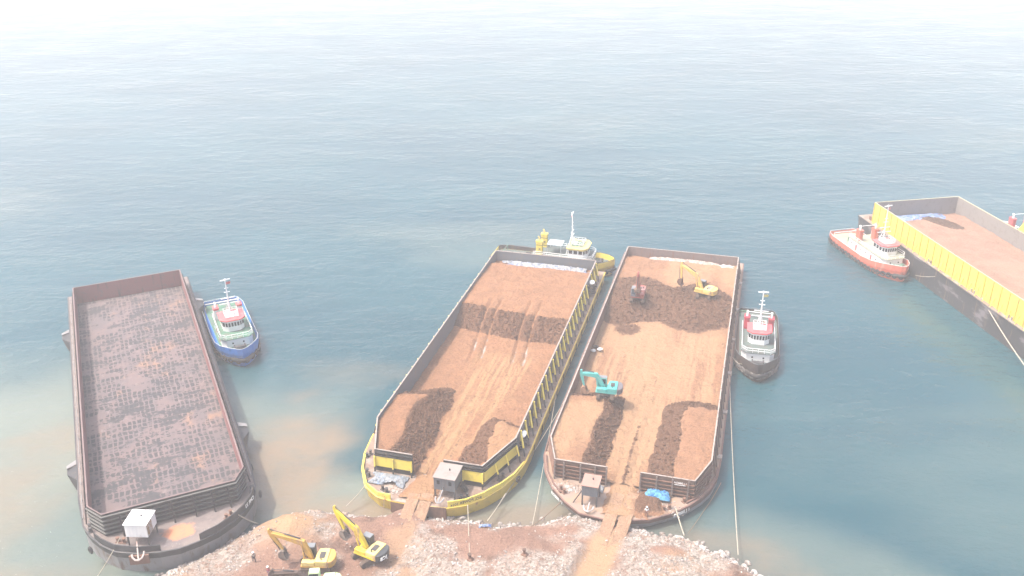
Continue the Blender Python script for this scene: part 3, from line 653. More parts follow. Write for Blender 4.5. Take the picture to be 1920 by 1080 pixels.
def fnB(X, Y):
    n = fbm(X*.25, Y*.25, 4, 1)-.5
    sl = sstep(-33.5, -25.5, Y+n*3+X*.12)                 # 1 on the stern plateau
    z = 2.55+2.8*sl-.35*sstep(-14, -6, Y); z = z-1.4*sstep(-4.6, -2.0, Y+n*1.2)
    lh = sstep(.2, 1.6, (-2.2-X)+n*2-.012*np.abs(Y+64)**1.5*0)*sstep(-50.5, -54.5, Y-X*.25+n*2)
    lf = sstep(-1.4+n*3, -7.6+n*3, X)*sstep(-49.5, -56, Y-X*.5+n*3)
    rf = sstep(2.4+n*3, 8.4+n*3, X)*sstep(-57.5, -62, Y+X*.35+n*3)
    z = np.maximum(z, 2.55+2.85*lf); z = np.maximum(z, 2.55+2.75*rf)
    slope = lambda f: np.clip(f*(1-f)*4, 0, 1)
    wet = sstep(.08, .4, slope(sl))*1.0; wet = np.maximum(wet, sstep(.03, .35, slope(lf))*.85); wet = np.maximum(wet, sstep(.05, .4, slope(rf))*.75)
    tan = sstep(.5, .66, fbm(X*.12, Y*.09, 4, 6))*.7*(1-sl)*(1-wet)
    lane = sstep(1.15, .75, np.abs(X-.2-.05*(Y+77))/(2.2+.10*np.clip(Y+77, 0, 40)))*sstep(-36, -42, Y)
    st = fbm(X*2.6+n*2, Y*.07, 4, 61); tan = np.maximum(tan*.7, lane*sstep(.38, .62, st)); wet = wet*(1-lane*.75); wet = np.maximum(wet, lane*sstep(.6, .72, fbm(X*3.1, Y*.09, 3, 66))*.35)
    # track ruts running down the slope
    for x0 in (-5.6, -3.6, 2.4, 4.5):
        rut = np.exp(-((X-x0-(Y+30)*-.06+.25*np.sin(Y*.35))/.34)**2)*sstep(-45, -40, Y)*sstep(-20, -24, Y); z = z-.38*rut; wet = wet*(1-.75*rut)
    for x0 in (-.9, .9):
        rut = np.exp(-((X-x0+.3*np.sin(Y*.12))/.3)**2)*sstep(-48, -56, Y); z = z-.12*rut; tan = np.maximum(tan, rut*.6)
    z = z-.25*sstep(-74, -77, Y)*(1-np.maximum(lf, rf)); return z, wet, tan
oreB = ore('ore_cargo', Bb, 'brown ore filling the yellow barge with dark slope and wheel ruts', 11.27, -.2, -76.95, fnB, ore_b, 8.3, -69.0, clods=5000)
def apron(root, x0, x1, y0, y1, zd, m, label, fz):
    X, Y = np.meshgrid(np.linspace(x0, x1, int((x1-x0)/.2)), np.linspace(y0, y1, int(abs(y1-y0)/.2))); Z, wet, tan, msk = fz(X, Y)
    o_ = grid(X, Y, Z, 'spilled_soil', m, None, {'wet': wet, 'tan': tan}, mask=msk); o_.location = root.location; o_.rotation_euler = root.rotation_euler; tag(o_, label, 'soil')
def apB(X, Y):
    n = fbm(X*.6, Y*.6, 4, 2)-.5; e = sstep(2.6, 1.2, np.abs(X-.1)+n*1.4+sstep(-78, -83, Y)*-.6); z = 2.15+.38*e+(fbm(X*2, Y*2, 4, 3)-.5)*.2*e
    return z, e*0+.05+.15*(n > .15), e*.6, e > .02
apron(Bb, -4.2, 3.6, -76.96, -82.6, 2.2, ore_b, 'brown soil spilled on the foredeck of the yellow barge', apB)
tarp('tarpaulin', Bb, -10.8, 11.0, -3.6, -.2, 3.75, .8, tarp_grey, 'crumpled grey and blue tarpaulin along the stern wall of the yellow barge', 3)
tarp('netting_heap', Bb, -8.6, -2.7, -80.6, -77.8, 2.35, .6, net_grey, 'heap of grey blue netting before the yellow bow panel', 8, 'netting', step=.1)
stones(Bb, -4.9, -2.6, -82.0, -80.0, 2.22, 260, 'pale rubble patch beside the ramp on the yellow barge')
for (x, y, lab) in ((12.1, -9.0, 'black rubber heap topped by white sack, near stern of yellow barge'), (11.7, -66.5, 'black rubber heap topped by white sack, near bow of yellow barge')):
    e_ = empty('fender_heap', tuple(Bb.matrix_basis @ Vector((0, 0, 0))), Bb.rotation_euler.z, lab, 'fender heap', 'fender heaps beside the yellow barge wall'); e_.location = Bb.location
    q = MB(); [q.torus((x+random.uniform(-.25, .25), y+random.uniform(-1.1, 1.1), 2.4+.3*k), (random.uniform(-.3, .3), random.uniform(-.3, .3), 1), .5, .2) for k in range(7)]; q.build('rubber_fender', rubber, e_, smooth=True)
    v, f = ico(2); v = v*(1+(rs.rand(len(v), 1)-.5)*.25)*np.array([.65, .9, .4])+np.array([x, y+.5, 4.75]); MB().add(v, f).build('sack', white, e_)

# ===== barge C: rust red, loaded, two machines at the stern
ZD, ZR = 2.0, 5.2
Cc = barge_root('cargo_barge', 38.51, 190.54, -15.53, 'rust red barge of ore carrying three excavators, right of the yellow one')
bowC = [(13.5, -73.4), (13.3, -76.8), (12.6, -79.8), (11.5, -82.3), (9.8, -84.8), (7.8, -87.0), (4.9, -89.2), (1.9, -90.3), (-1.5, -90.9), (-5.0, -90.5), (-7.5, -88.6), (-10.1, -85.8), (-12.0, -82.2), (-13.1, -78.4), (-13.4, -74)]
outC = hull_part(Cc, bowC, 4.3, 13.5, ZD, hull_grey, hull_c, 1.2, rake=1.4, inset=.05)
deck_part(Cc, outC, ZD, deck_tan)
rect_box_walls(Cc, 12.3, 0, -77.6, -83.2, 10.35, ZD, ZR, rust, P_('grey_brown_wall', (.3, .22, .2), (.22, .17, .17), .8, c3=(.3, .16, .12)), rust_dark, pale_rim, gap=(-2.4, 2.46))
for a, b_ in (((-10.4, -83.4), (-2.45, -83.4)), ((2.5, -83.4), (10.4, -83.4)), ((10.55, -83.2), (12.5, -77.7)), ((-12.5, -77.7), (-10.55, -83.2))):
    r_ = MB()
    for k in range(4): r_.wall([a, b_], ZD+.45+k*.65, ZD+.55+k*.65, .22)
    r_.build('wall_rib', rust, Cc)
for x in (-10.3, -8.9, -6.4, -4.2, -2.5, 2.55, 4.9, 7.2, 9.5):
    MB().beam((x, -83.5, ZR-.05), (x, -83.75, ZD), .2).build('wall_post', P_('grey_brown_post', (.26, .2, .18), (.2, .15, .13), .7), Cc)
for k in range(29):
    y = -1.0-k*2.7
    for s in (1, -1):
        MB().beam((s*12.45, y+.5, ZR-.15), (s*13.1, y-.7, ZD), .17).build('wall_brace', rust_dark, Cc)
for k in range(6):
    y = -7-k*13; MB().box(13.0, 13.75, y-.5, y+.5, ZD-.1, ZD+.28).build('side_bitt', pale_rim, Cc)
kb = MB(); kb2 = MB(); kb.wall(lerp_path([(13.25, -75), (13.1, -77), (12.3, -80), (11.1, -82.6), (9.5, -84.6)], 2), ZD-.02, ZD+.3, .2); kb2.wall(lerp_path([(-8.6, -86.9), (-10.0, -85.2), (-11.8, -82), (-12.8, -78.5)], 2), ZD-.02, ZD+.3, .2); kb.build('toe_rail', hull_c, Cc); kb2.build('toe_rail', hull_c, Cc)
def yaw(x, y): d = Vector((x, y, 0)).normalized(); return d
for (px, py, dx, dy) in ((8.95, -86.05, .66, .75), (-8.95, -87.4, .70, -.71)):
    d = yaw(dx, dy); nn = Vector((d.y, -d.x, 0)); text('ROBBE J 1', .72, Cc, (px+nn.x*.12, py+nn.y*.12, ZD-.5), (d, (0, 0, 1), nn), white)
text('ROBBE J 1', .42, Cc, (8.35, -83.62, ZR-.5), ((1, 0, 0), (0, 0, 1), (0, -1, 0)), white); MB().box(7.5, 9.1, -83.64, -83.6, ZR-.86, ZR-.80).build('lettering_line', white, Cc)
hs, T = cabin(Cc, -4.0, -87.4, 0, 2.3, 2.7, 3.8, 5.5, ZD, grey_metal, P_('rusty_roof_plate', (.5, .3, .24), (.42, .26, .2), .8), win=False)
q = MB(); q.beam((-5.2, -87.8, 4.0), (-6.4, -88.5, ZD), .12); q.build('stay', dark_steel, hs)
for x, y, rz in ((6.9, -86.6, .7), (9.4, -83.9, .9), (-8.4, -86.4, -.8), (11.9, -79.4, 1.1)): bollard(Cc, x, y, ZD, rust, rz=rz)
def fnC(X, Y):
    n = fbm(X*.22, Y*.22, 4, 31)-.5
    e = Y+n*3.0-1.8*np.cos((X+2)*.42)
    sl = sstep(-30.5, -23, e)
    z = 2.45+2.1*sl; z = z-1.5*sstep(-4.5, -1.5, Y)
    lf = sstep(-2.3+n*2, -6.8+n*2, X)*sstep(-57.5, -62.5, Y-.2*X+n*2)
    lf2 = sstep(-2.8+n*1.5, -5.2+n*1.5, X)*sstep(-55.0, -60.0, Y+n*2)
    rf = sstep(2.8+n*2.5, 7.8+n*2.5, X)*sstep(-57, -62, Y+X*.1+n*3)
    z = np.maximum(z, 2.45+2.2*lf); z = np.maximum(z, 2.45+2.2*rf)
    slope = lambda f: np.clip(f*(1-f)*4, 0, 1)
    dk = sstep(-13.5, -18.5, Y+n*5+2*np.cos(X*.5))*sstep(-33, -29, e)*sstep(12.6, 11.6, X+n)
    wet = dk*.95; wet = np.maximum(wet, sstep(.04, .35, slope(lf))*.95); wet = np.maximum(wet, sstep(.04, .35, slope(rf))*.9)
    wet = np.maximum(wet, np.exp(-(((X+7)/3)**2+((Y+34.5)/3)**2)**2)*.6)
    tan = sstep(.48, .64, fbm(X*.1, Y*.06, 4, 16))*.75*(1-wet)
    path = np.exp(-((X-.4)/2.2)**4)*sstep(-45, -60, Y); tan = np.maximum(tan, path*.75); wet = wet*(1-path*.8)
    st = fbm(X*2.8+n*2, Y*.06, 4, 71); fl_ = sstep(-30, -35, Y)*(1-np.maximum(lf, rf)); tan = np.maximum(tan, fl_*sstep(.36, .6, st)*.9); wet = np.maximum(wet, fl_*sstep(.62, .74, fbm(X*2.2+n, Y*.08, 3, 76))*.3)
    for x0 in (-.8, 1.5):
        rut = np.exp(-((X-x0-.4*np.sin(Y*.1))/.4)**2)*sstep(-50, -58, Y); z = z-.14*rut
    mid = np.exp(-((X-.35-.4*np.sin(Y*.1))/.4)**2)*sstep(-60, -70, Y); z = z+.12*mid; wet = np.maximum(wet, mid*.5)
    return z, wet, tan
oreC = ore('ore_cargo', Cc, 'orange brown ore in the rust red barge with dark band under two excavators', 12.17, -.2, -83.05, fnC, ore_c, 10.25, -77.6, clods=6000)
def apC(X, Y):
    n = fbm(X*.6, Y*.6, 4, 22)-.5; e = sstep(2.5, 1.2, np.abs(X-.1)+n*1.2); m2 = sstep(1.15, .3, np.hypot((X-4.1)/2.6, (Y+86.2)/3.2)+n*.8)
    z = 1.95+.42*e+.9*m2+(fbm(X*2, Y*2, 4, 3)-.5)*.22; k = np.maximum(e, m2); return z, np.clip(.05+m2*.85-e, 0, 1), e*.9, k > .03
apron(Cc, -4.0, 7.2, -83.05, -90.0, 2.0, ore_c, 'dark brown soil spilled on the foredeck of the rust red barge', apC)
tarp('tarpaulin', Cc, -7.5, 8.6, -4.6, -1.2, 3.6, .8, tarp_pink, 'dusty pinkish white tarpaulin crumpled at the stern of the rust red barge', 33)
tarp('tarpaulin', Cc, 8.2, 12.0, -5.0, -3.2, 4.1, .7, tarp_white, 'folded white sheet in the stern corner of the rust red barge', 36, step=.1)
tarp('tarpaulin', Cc, 3.2, 7.2, -85.4, -83.6, 2.5, .85, tarp_blue, 'bright blue tarpaulin bundled against the bow wall of the rust red barge', 38, step=.09)
tarp('tarpaulin', Cc, -5.4, -2.6, -85.6, -83.8, 2.15, .55, tarp_grey, 'pale blue sheet crumpled behind the rusty winch house', 45, step=.09)
stones(Cc, -10.6, -5.4, -86.6, -83.9, 2.02, 600, 'pale rubble strewn before the left bow wall of rust red barge')
stones(Cc, 5.0, 9.4, -88.0, -84.6, 2.02, 160, 'pale grit scattered by the right hand bollard of rust red barge')
def local_obj(root, name, label, cat, group=None):
    e_ = empty(name, root.location, root.rotation_euler.z, label, cat, group); return e_
def sack(root, x, y, z, s, m, label, name='rubbish_sack', group=None):
    v, f = bshp[random.randrange(8)], bshf; v = v*np.array([s, s*.8, s*.55])+np.array([x, y, z])
    o_ = MB().add(v, f).build(name, m, None); o_.location = root.location; o_.rotation_euler = root.rotation_euler; tag(o_, label, 'sack', group)
sack(Cc, -10.6, -44.6, 2.9, .55, white, 'white sack on the ore, nearer the middle of the rust red barge')
sack(Cc, -11.7, -45.4, 2.9, .5, offwhite, 'white sack on the ore right against the left barge wall')
sack(Cc, -11.5, -43.8, 2.9, .65, rubber, 'black sack on the ore by the left wall of rust red barge')

# ===== barge D: black hull, yellow wall
ZD, ZR = 5.1, 10.0
Dd = barge_root('cargo_barge', 98.4, 210.3, 9.64, 'black hulled barge with tall bright yellow wall at the right edge')
bowD = [(12.1, -84), (9, -90), (5, -93), (-5, -93), (-9, -90), (-12.0, -84)]
outD = hull_part(Dd, bowD, 4.6, 12.0, ZD, hull_d, hull_d, .6)
deck_part(Dd, outD, ZD, deck_brown)
rect_box_walls(Dd, 10.99, 0, -77, -82, 9, ZD, ZR, yellow_clean, P_('pale_grey_wall', (.34, .33, .34), (.28, .27, .28), .7), yellow_clean, P_('cream_rim', (.7, .62, .4), (.5, .42, .3), .6))
MB().wall([(10.84, -.15), (10.84, -76.9)], ZD, ZR-.01, .04).build('inner_lining', P_('beige_grey_wall', (.36, .33, .31), (.3, .26, .24), .7), Dd)
for k in range(31):
    y = -.3-k*2.5
    q = MB(); q.beam((-11.18, y, ZR-.02), (-11.18, y, ZD), .22, .16); q.build('wall_stiffener', yellow, Dd)
    if k % 2 == 0 or k < 26: 
        q = MB(); q.beam((-11.22, y-1.2, ZD+1.7), (-11.75, y-1.2, ZD), .14); q.build('wall_brace', yellow_clean, Dd)
for x in np.arange(-9, 10, 3): MB().beam((float(x), .2, ZR-.02), (float(x), .2, ZD), .2, .16).build('wall_stiffener', yellow, Dd)
MB().wall([(-10.9, .3), (-10.9, 1.5)], ZD, ZD+.9, .15).build('stern_bracket', rust, Dd)
for y in (-3, -25, -40.3, -52): bollard(Dd, -11.4, y, ZD, pale_rim, rz=1.57, r_=.14)
def fnD(X, Y):
    n = fbm(X*.2, Y*.2, 4, 51)-.5; z = 6.3+n*.5-.5*sstep(-4, -1, Y)
    c = np.array([X-2.4, Y+5.6]); a = R(-62); u_ = c[0]*math.cos(a)+c[1]*math.sin(a); v_ = -c[0]*math.sin(a)+c[1]*math.cos(a)
    wet = sstep(1.1, .9, np.hypot(u_/6.6, v_/2.2)+n*.6); return z+wet*.35, wet*.9, sstep(.5, .7, fbm(X*.15, Y*.1, 3, 9))*.5
oreD = ore('ore_cargo', Dd, 'level pale brown ore with one dark patch behind the yellow wall', 10.8, -.2, -76.8, fnD, ore_d, 10.8, None, .4)
tarp('tarpaulin', Dd, -10.4, 7.0, -4.4, -.4, 6.0, .8, tarp_dblue, 'blue tarpaulin strip along the stern wall behind the yellow wall', 55, step=.16)

# ---------------------------------------------------------------- tugs
def tug(x, y, deg, label, P):
    t_ = empty('tugboat', (x, y, 0), R(deg), label, 'tugboat')
    L_, Bm = P.get('L', 26.5), P.get('B', 8.4); hb = Bm/2; zd = P.get('zd', 1.3)
    st, bw = -L_/2, L_/2
    out = [(st, -hb*.72), (st+.7, -hb*.86), (st+3, -hb), (2, -hb), (bw-7, -hb*.97), (bw-4, -hb*.82), (bw-1.8, -hb*.52), (bw-.4, -hb*.2), (bw, 0)]
    out = out+[(a, -b_) for a, b_ in out[-2::-1]]
    sheer = lambda x_: zd+1.25*float(sstep(0, bw, np.array(x_)))**1.5+.25*float(sstep(-6, st, np.array(x_)))
    low = [(a*.95 if a > 0 else a*.93, b_*.88) for a, b_ in out]
    MB().prism(low, -1.2, lambda a, b_: sheer(a)-.02, top=out).build('hull', P['hull'], t_, smooth=False)
    n = len(out); dk = [(a*.985, b_*.96) for a, b_ in out]
    MB().prism(dk, lambda a, b_: sheer(a)-.2, lambda a, b_: sheer(a)+.01).build('deck', P['deck'], t_)
    ring = out[1:-1] if False else out
    bz = lambda i: sheer(out[i % n][0])
    BH = P.get('bh', .95); fwd = lambda x_: float(sstep(0, bw, np.array(x_)))
    MB().wall(out, lambda i: bz(i)-.05, lambda i: bz(i)+BH+.35*fwd(out[i%n][0]), .12).build('bulwark', P['bul'], t_)
    if P.get('aft'):
        for a0, ls in ((0, out[:4]), (n-4, out[-4:])): MB().wall([(a*1.004, b_*1.02) for a, b_ in ls], lambda i: bz(i+a0)-.04, lambda i: bz(i+a0)+BH+.04, .34).build('aft_bulwark', P['aft'], t_)
    MB().wall([out[-1], out[0]], zd, zd+1.0, .12).build('stern_bulwark', P['bul'], t_)
    MB().tube([(a, b_, sheer(a)+BH+.02+.35*fwd(a)) for a, b_ in out], .055, 5, close=True).build('bulwark_rail', P.get('rail', white), t_)
    MB().tube([(a*.995, b_*.995, sheer(a)-.75-.35*fwd(a)) for a, b_ in out], .2, 6, close=True).build('rubbing_strake', P.get('strake', rubber), t_, smooth=True)
    # tyres round the hull
    pts = []; tot = 0
    for i in range(n-1):
        a, b_ = Vector(out[i]), Vector(out[i+1]); d = b_-a; ln = d.length; nn = Vector((d.y, -d.x)).normalized(); k = 0
        while tot < ln: p = a+d*(tot/ln); pts.append((p.x*.995, p.y*.995, sheer(p.x)-.8-.45*fwd(p.x), nn.x, nn.y)); tot += P.get('gap', 1.5)
        tot -= ln
    tyres(t_, pts, P.get('tyre', rubber), .46, .17)
    if P.get('big', 1): MB().tube([(bw-1.4, -hb*.45, sheer(bw)-1.1), (bw-.3, -hb*.16, sheer(bw)-1.1), (bw+.1, 0, sheer(bw)-1.1), (bw-.3, hb*.16, sheer(bw)-1.1), (bw-1.4, hb*.45, sheer(bw)-1.1)], .42, 8).build('bow_fender', rubber, t_, smooth=True)
    # deckhouse
    h0, h1, hw = P['house']; zt = zd+2.6; z0 = zd+.02
    poly = [(h0, -hw), (h1-1.0, -hw), (h1, -hw*.72), (h1, hw*.72), (h1-1.0, hw), (h0, hw)]
    dh = MB().prism(poly, z0, zt).build('deckhouse', P['wall'], t_, bevel=.05)
    MB().prism([(a+(.25 if a > 0 else -.15), b_*1.07) for a, b_ in poly], zt+.003, zt+.1).build('boat_deck', P['deck'], t_)
    for k in range(6):
        for s in (-1, 1):
            xx = h0+.8+k*(h1-h0-2)/6; q = MB()
            if k in (1, 4): q.box(xx, xx+.7, s*(hw+.0)-.03, s*(hw)+.03, z0+.15, z0+1.9); q.build('door', P.get('door', P['roof']), dh)
            else: q.tube([(xx+.3, s*hw-.04*s, z0+1.6), (xx+.3, s*hw+.04*s, z0+1.6)], .2, 8); q.build('porthole', glass, dh)
    for yy in (-1.0, 1.0): MB().tube([(h1-.03, yy, z0+1.7), (h1+.04, yy, z0+1.7)], .18, 8).build('porthole', glass, dh)
    # rails on the boat deck
    rp = [(h0, -hw*1.02), (h1-.9, -hw*1.02), (h1+.1, -hw*.72), (h1+.1, hw*.72), (h1-.9, hw*1.02), (h0, hw*1.02)]; q = MB()
    for z in (.55, 1.0): q.tube([(a, b_, zt+z) for a, b_ in rp], .045, 4)
    for a, b_ in lerp_path(rp, 4): q.beam((a, b_, zt+.1), (a, b_, zt+1.0), .06)
    q.build('guard_rail', P.get('rail2', white), t_)
    # wheelhouse
    w0, w1, ww = P['wheel']; zw = zt+2.35
    wp = [(w0, -ww), (w1-.8, -ww), (w1, -ww*.55), (w1, ww*.55), (w1-.8, ww), (w0, ww)]
    wh = MB().prism(wp, zt+.1, zw).build('wheelhouse', P['wall'], t_, bevel=.03)
    segs = [(wp[i], wp[i+1], nn_) for i, nn_ in ((1, 2), (2, 4), (3, 2), (0, 3), (4, 3))]
    for a, b_, k in segs:
        a, b_ = Vector(a), Vector(b_); d = (b_-a)/k; nn = Vector((d.y, -d.x)).normalized()*.02
        for i in range(k):
            p0, p1 = a+d*(i+.14)+nn, a+d*(i+.86)+nn; MB().wall([tuple(p0), tuple(p1)], zt+1.15, zt+1.95, .05).build('window', glass, wh)
    MB().prism([((a-(w0+w1)/2)*1.16+(w0+w1)/2, b_*1.2) for a, b_ in wp], zw+.003, zw+.28).build('wheelhouse_roof', P['roof'], wh, bevel=.05)
    if P.get('band'): MB().prism([((a-(w0+w1)/2)*1.06+(w0+w1)/2, b_*1.07) for a, b_ in wp], zt+2.0, zw).build('roof_band', P['band'], wh)
    tp = [(w0+.5, -ww*.62), (w1-1.0, -ww*.62), (w1-1.0, ww*.62), (w0+.5, ww*.62)]; MB().prism(tp, zw+.29, zw+.36).build('monkey_deck', P.get('top', offwhite), wh)
    q = MB()
    for z in (.5, .95): q.tube([(a, b_, zw+.3+z) for a, b_ in tp], .05, 4, close=True)
    for a, b_ in lerp_path(tp+[tp[0]], 3): q.beam((a, b_, zw+.3), (a, b_, zw+1.25), .05)
    q.build('monkey_deck_rail', white, t_)
    q = MB(); q.cyl((w1-1.4, .5, zw+.36), .12, .5, 6); q.cyl((w1-1.4, .5, zw+.85), .24, .3, 8); q.build('searchlight', white, t_)
    q = MB(); q.box(w0+.9, w0+1.7, -.9, -.2, zw+.36, zw+1.0); q.build('liferaft_locker', white, t_)
    # mast
    mx = w0+.5; mz = P.get('mast', 13.2); q = MB(); q.tube([(mx, 0, zw+.2), (mx-.25, 0, mz)], .17, 6, r2=.09)
    q.tube([(mx-1.3, -1, zt+.2), (mx-.2, 0, zw+2.8)], .08, 5); q.tube([(mx-1.3, 1, zt+.2), (mx-.2, 0, zw+2.8)], .08, 5); q.build('mast', white, t_)
    for z, s in ((zw+2.1, 1.7), (zw+3.2, 1.3), (zw+4.5, .55), (zw+5.3, .4)): MB().beam((mx-.15, -s, z), (mx-.15, s, z), .13).build('mast_crosstree', white, t_)
    q = MB(); q.beam((mx-.25, -.95, mz), (mx-.25, .95, mz+.12), .14, .22); q.cyl((mx-.25, 0, mz-.1), .2, .35, 8); q.build('radar_scanner', white, t_)
    q = MB(); q.beam((mx-.3, .1, mz-.7), (mx-.7, .95, mz-.8), .03, .5); q.build('flag', P.get('flag', pinkred), t_)
    # funnels
    fx, fy, fh = P['fun']
    for s in (-1, 1):
        q = MB(); zz = zt+fh; pl = [(fx-.75, s*fy-.5), (fx+.65, s*fy-.5), (fx+.75, s*fy), (fx+.65, s*fy+.5), (fx-.75, s*fy+.5)]
        q.prism(pl, zt+.1, zz); fn_ = q.build('funnel', P['fc'], t_, bevel=.05)
        q = MB(); q.prism([((a-fx)*1.08+fx, (b_-s*fy)*1.08+s*fy) for a, b_ in pl], zz-.4, zz+.02); q.build('funnel_band', P['ft'], fn_)
        q = MB(); q.tube([(fx, s*fy, zz), (fx-.1, s*fy, zz+.7), (fx-.35, s*fy, zz+1.0)], .2, 7); q.build('exhaust_pipe', P.get('ex', white), fn_)
        if P.get('k'):
            text('K', .95, fn_, (fx+.05, s*fy-.53, zt+fh*.42), ((1, 0, 0), (0, 0, 1), (0, -1, 0)), black, 'emblem', sx=-1)
            q = MB(); 
            for zz2 in (zt+fh*.17, zt+fh*.7): q.prism([((a-fx)*1.04+fx, (b_-s*fy)*1.04+s*fy) for a, b_ in pl], zz2, zz2+.12)
            q.build('funnel_stripe', black, fn_)
    q = MB()
    for z in (zt+fh-.9,): q.tube([(fx, -fy, z+1.2), (fx, -fy, z+1.8), (fx, fy, z+1.8), (fx, fy, z+1.2)], .07, 5)
    if P.get('goal', 1): q.build('funnel_gantry', white, t_)
    # foredeck and aft deck gear
    zf = sheer(h1+1.5); q = MB(); q.tube([(h1+1.6, -.8, zf+.5), (h1+1.6, .8, zf+.5)], .38, 10); q.box(h1+1.1, h1+2.1, -1.1, -.85, zf, zf+.9); q.box(h1+1.1, h1+2.1, .85, 1.1, zf, zf+.9); q.build('windlass', P.get('gear', dark_steel), t_)
    q = MB(); q.tube([(h0-2.2, -.9, zd+.7), (h0-2.2, .9, zd+.7)], .55, 12); q.box(h0-2.8, h0-1.6, -1.25, -.95, zd, zd+1.3); q.box(h0-2.8, h0-1.6, .95, 1.25, zd, zd+1.3); q.build('towing_winch', P.get('gear', dark_steel), t_)
    q = MB(); q.tube([(st+2.2, -hb*.8, zd+.1), (st+2.2, -hb*.8, zd+1.5), (st+2.2, hb*.8, zd+1.5), (st+2.2, hb*.8, zd+.1)], .13, 6); q.build('tow_bar', P.get('bar', green_deck), t_)
    q = MB(); q.torus((st+4.4, 1.2, zd+.25), (0, 0, 1), .7, .16); q.torus((st+4.4, 1.2, zd+.5), (0, 0, 1), .62, .14); q.build('rope_coil', rope_m, t_, smooth=True)
    return t_
base = dict(wall=white, roof=pinkred, deck=green_deck, house=(-2.2, 8.6, 2.9), wheel=(1.6, 5.6, 2.0), fun=(-1.2, 2.25, 2.6), mast=13.2)
TP = lambda **k: dict(base, **k)
tugA = tug(-55.8, 161.6, -65, 'blue bowed tugboat with green deck beside the empty barge', TP(hull=blue, bul=blue, rail=offwhite, fc=white, ft=pinkred, gap=1.7, bar=offwhite))
dbh = P_('dark_brown_hull_paint', (.07, .05, .045), (.13, .08, .06), .7)
tugC = tug(47.0, 155.0, -103.5, 'dark hulled tugboat with dark red funnels beside the rust red barge', TP(tyre=P_('dusty_grey_rubber', (.2, .18, .17), (.3, .26, .23), .9), strake=P_('dusty_grey_rubber', (.2, .18, .17)), hull=dbh, bul=dbh, rail=grey_metal, roof=pinkred, fc=red, ft=red, wheel=(1.8, 5.4, 1.9), deck=grey_deck, flag=pale_y, gap=1.25, L=25.5, B=8.2))
tugD = tug(83.9, 197.2, -77, 'orange red hulled tugboat beside the black hulled barge', TP(hull=orange_red, bul=orange_red, rail=offwhite, fc=orange_red, ft=orange_red, house=(-5.2, 8.8, 2.8), wheel=(3.0, 7.2, 2.0), fun=(-2.6, 2.0, 2.8), gap=1.35, L=26, B=8.0, mast=14.5, gear=green_deck, bar=offwhite, deck=P_('pale_olive_deck', (.5, .5, .38), (.3, .38, .3), .8, scale=1.2)))
uB = Vector((math.cos(R(-15.13)), math.sin(R(-15.13)))); vB = Vector((-uB.y, uB.x)); cB = Vector((7.43, 187.09))+uB*.2+vB*7.5
tugB = tug(cB.x, cB.y, -17, 'yellow tugboat with yellow funnels lying across the yellow barge stern', TP(hull=yellow, bul=yellow_clean, aft=dark_steel, rail=black, deck=grey_deck, roof=pale_y, band=pale_y, top=green_deck, fc=yellow_clean, ft=yellow_clean, fun=(-2.7, 2.2, 3.4), wheel=(4.0, 8.2, 2.5), house=(-4, 9.4, 3.0), L=28.5, B=8.6, mast=13.6, k=1, zd=1.2, ex=pale_y, goal=0, gap=1.4))
tugE = tug(121.5, 199.6, -80, 'white tugboat with red funnels half hidden behind the barge at right edge', TP(hull=rust_dark, bul=white, fc=pinkred, ft=pinkred, house=(-5.0, 8.0, 2.8), wheel=(.5, 5.0, 2.0), fun=(-4.2, 2.0, 3.2), L=26, B=8.2, mast=14.5, zd=2.0))
q = MB(); q.beam((-1.6, -1.5, 4.7), (.2, -1.5, 7.9), .18, 2.2); q.build('yellow_screen', yellow_clean, tugE)
q = MB(); q.box(-1.2, 2.2, -1.6, 1.6, 6.1, 6.2); [q.beam((x_, y_, 4.3), (x_, y_, 6.1), .08) for x_ in (-1.1, 2.1) for y_ in (-1.5, 1.5)]; q.build('awning', P_('white_blue_awning', (.7, .76, .78), (.3, .6, .7), .6, scale=.6), tugB)

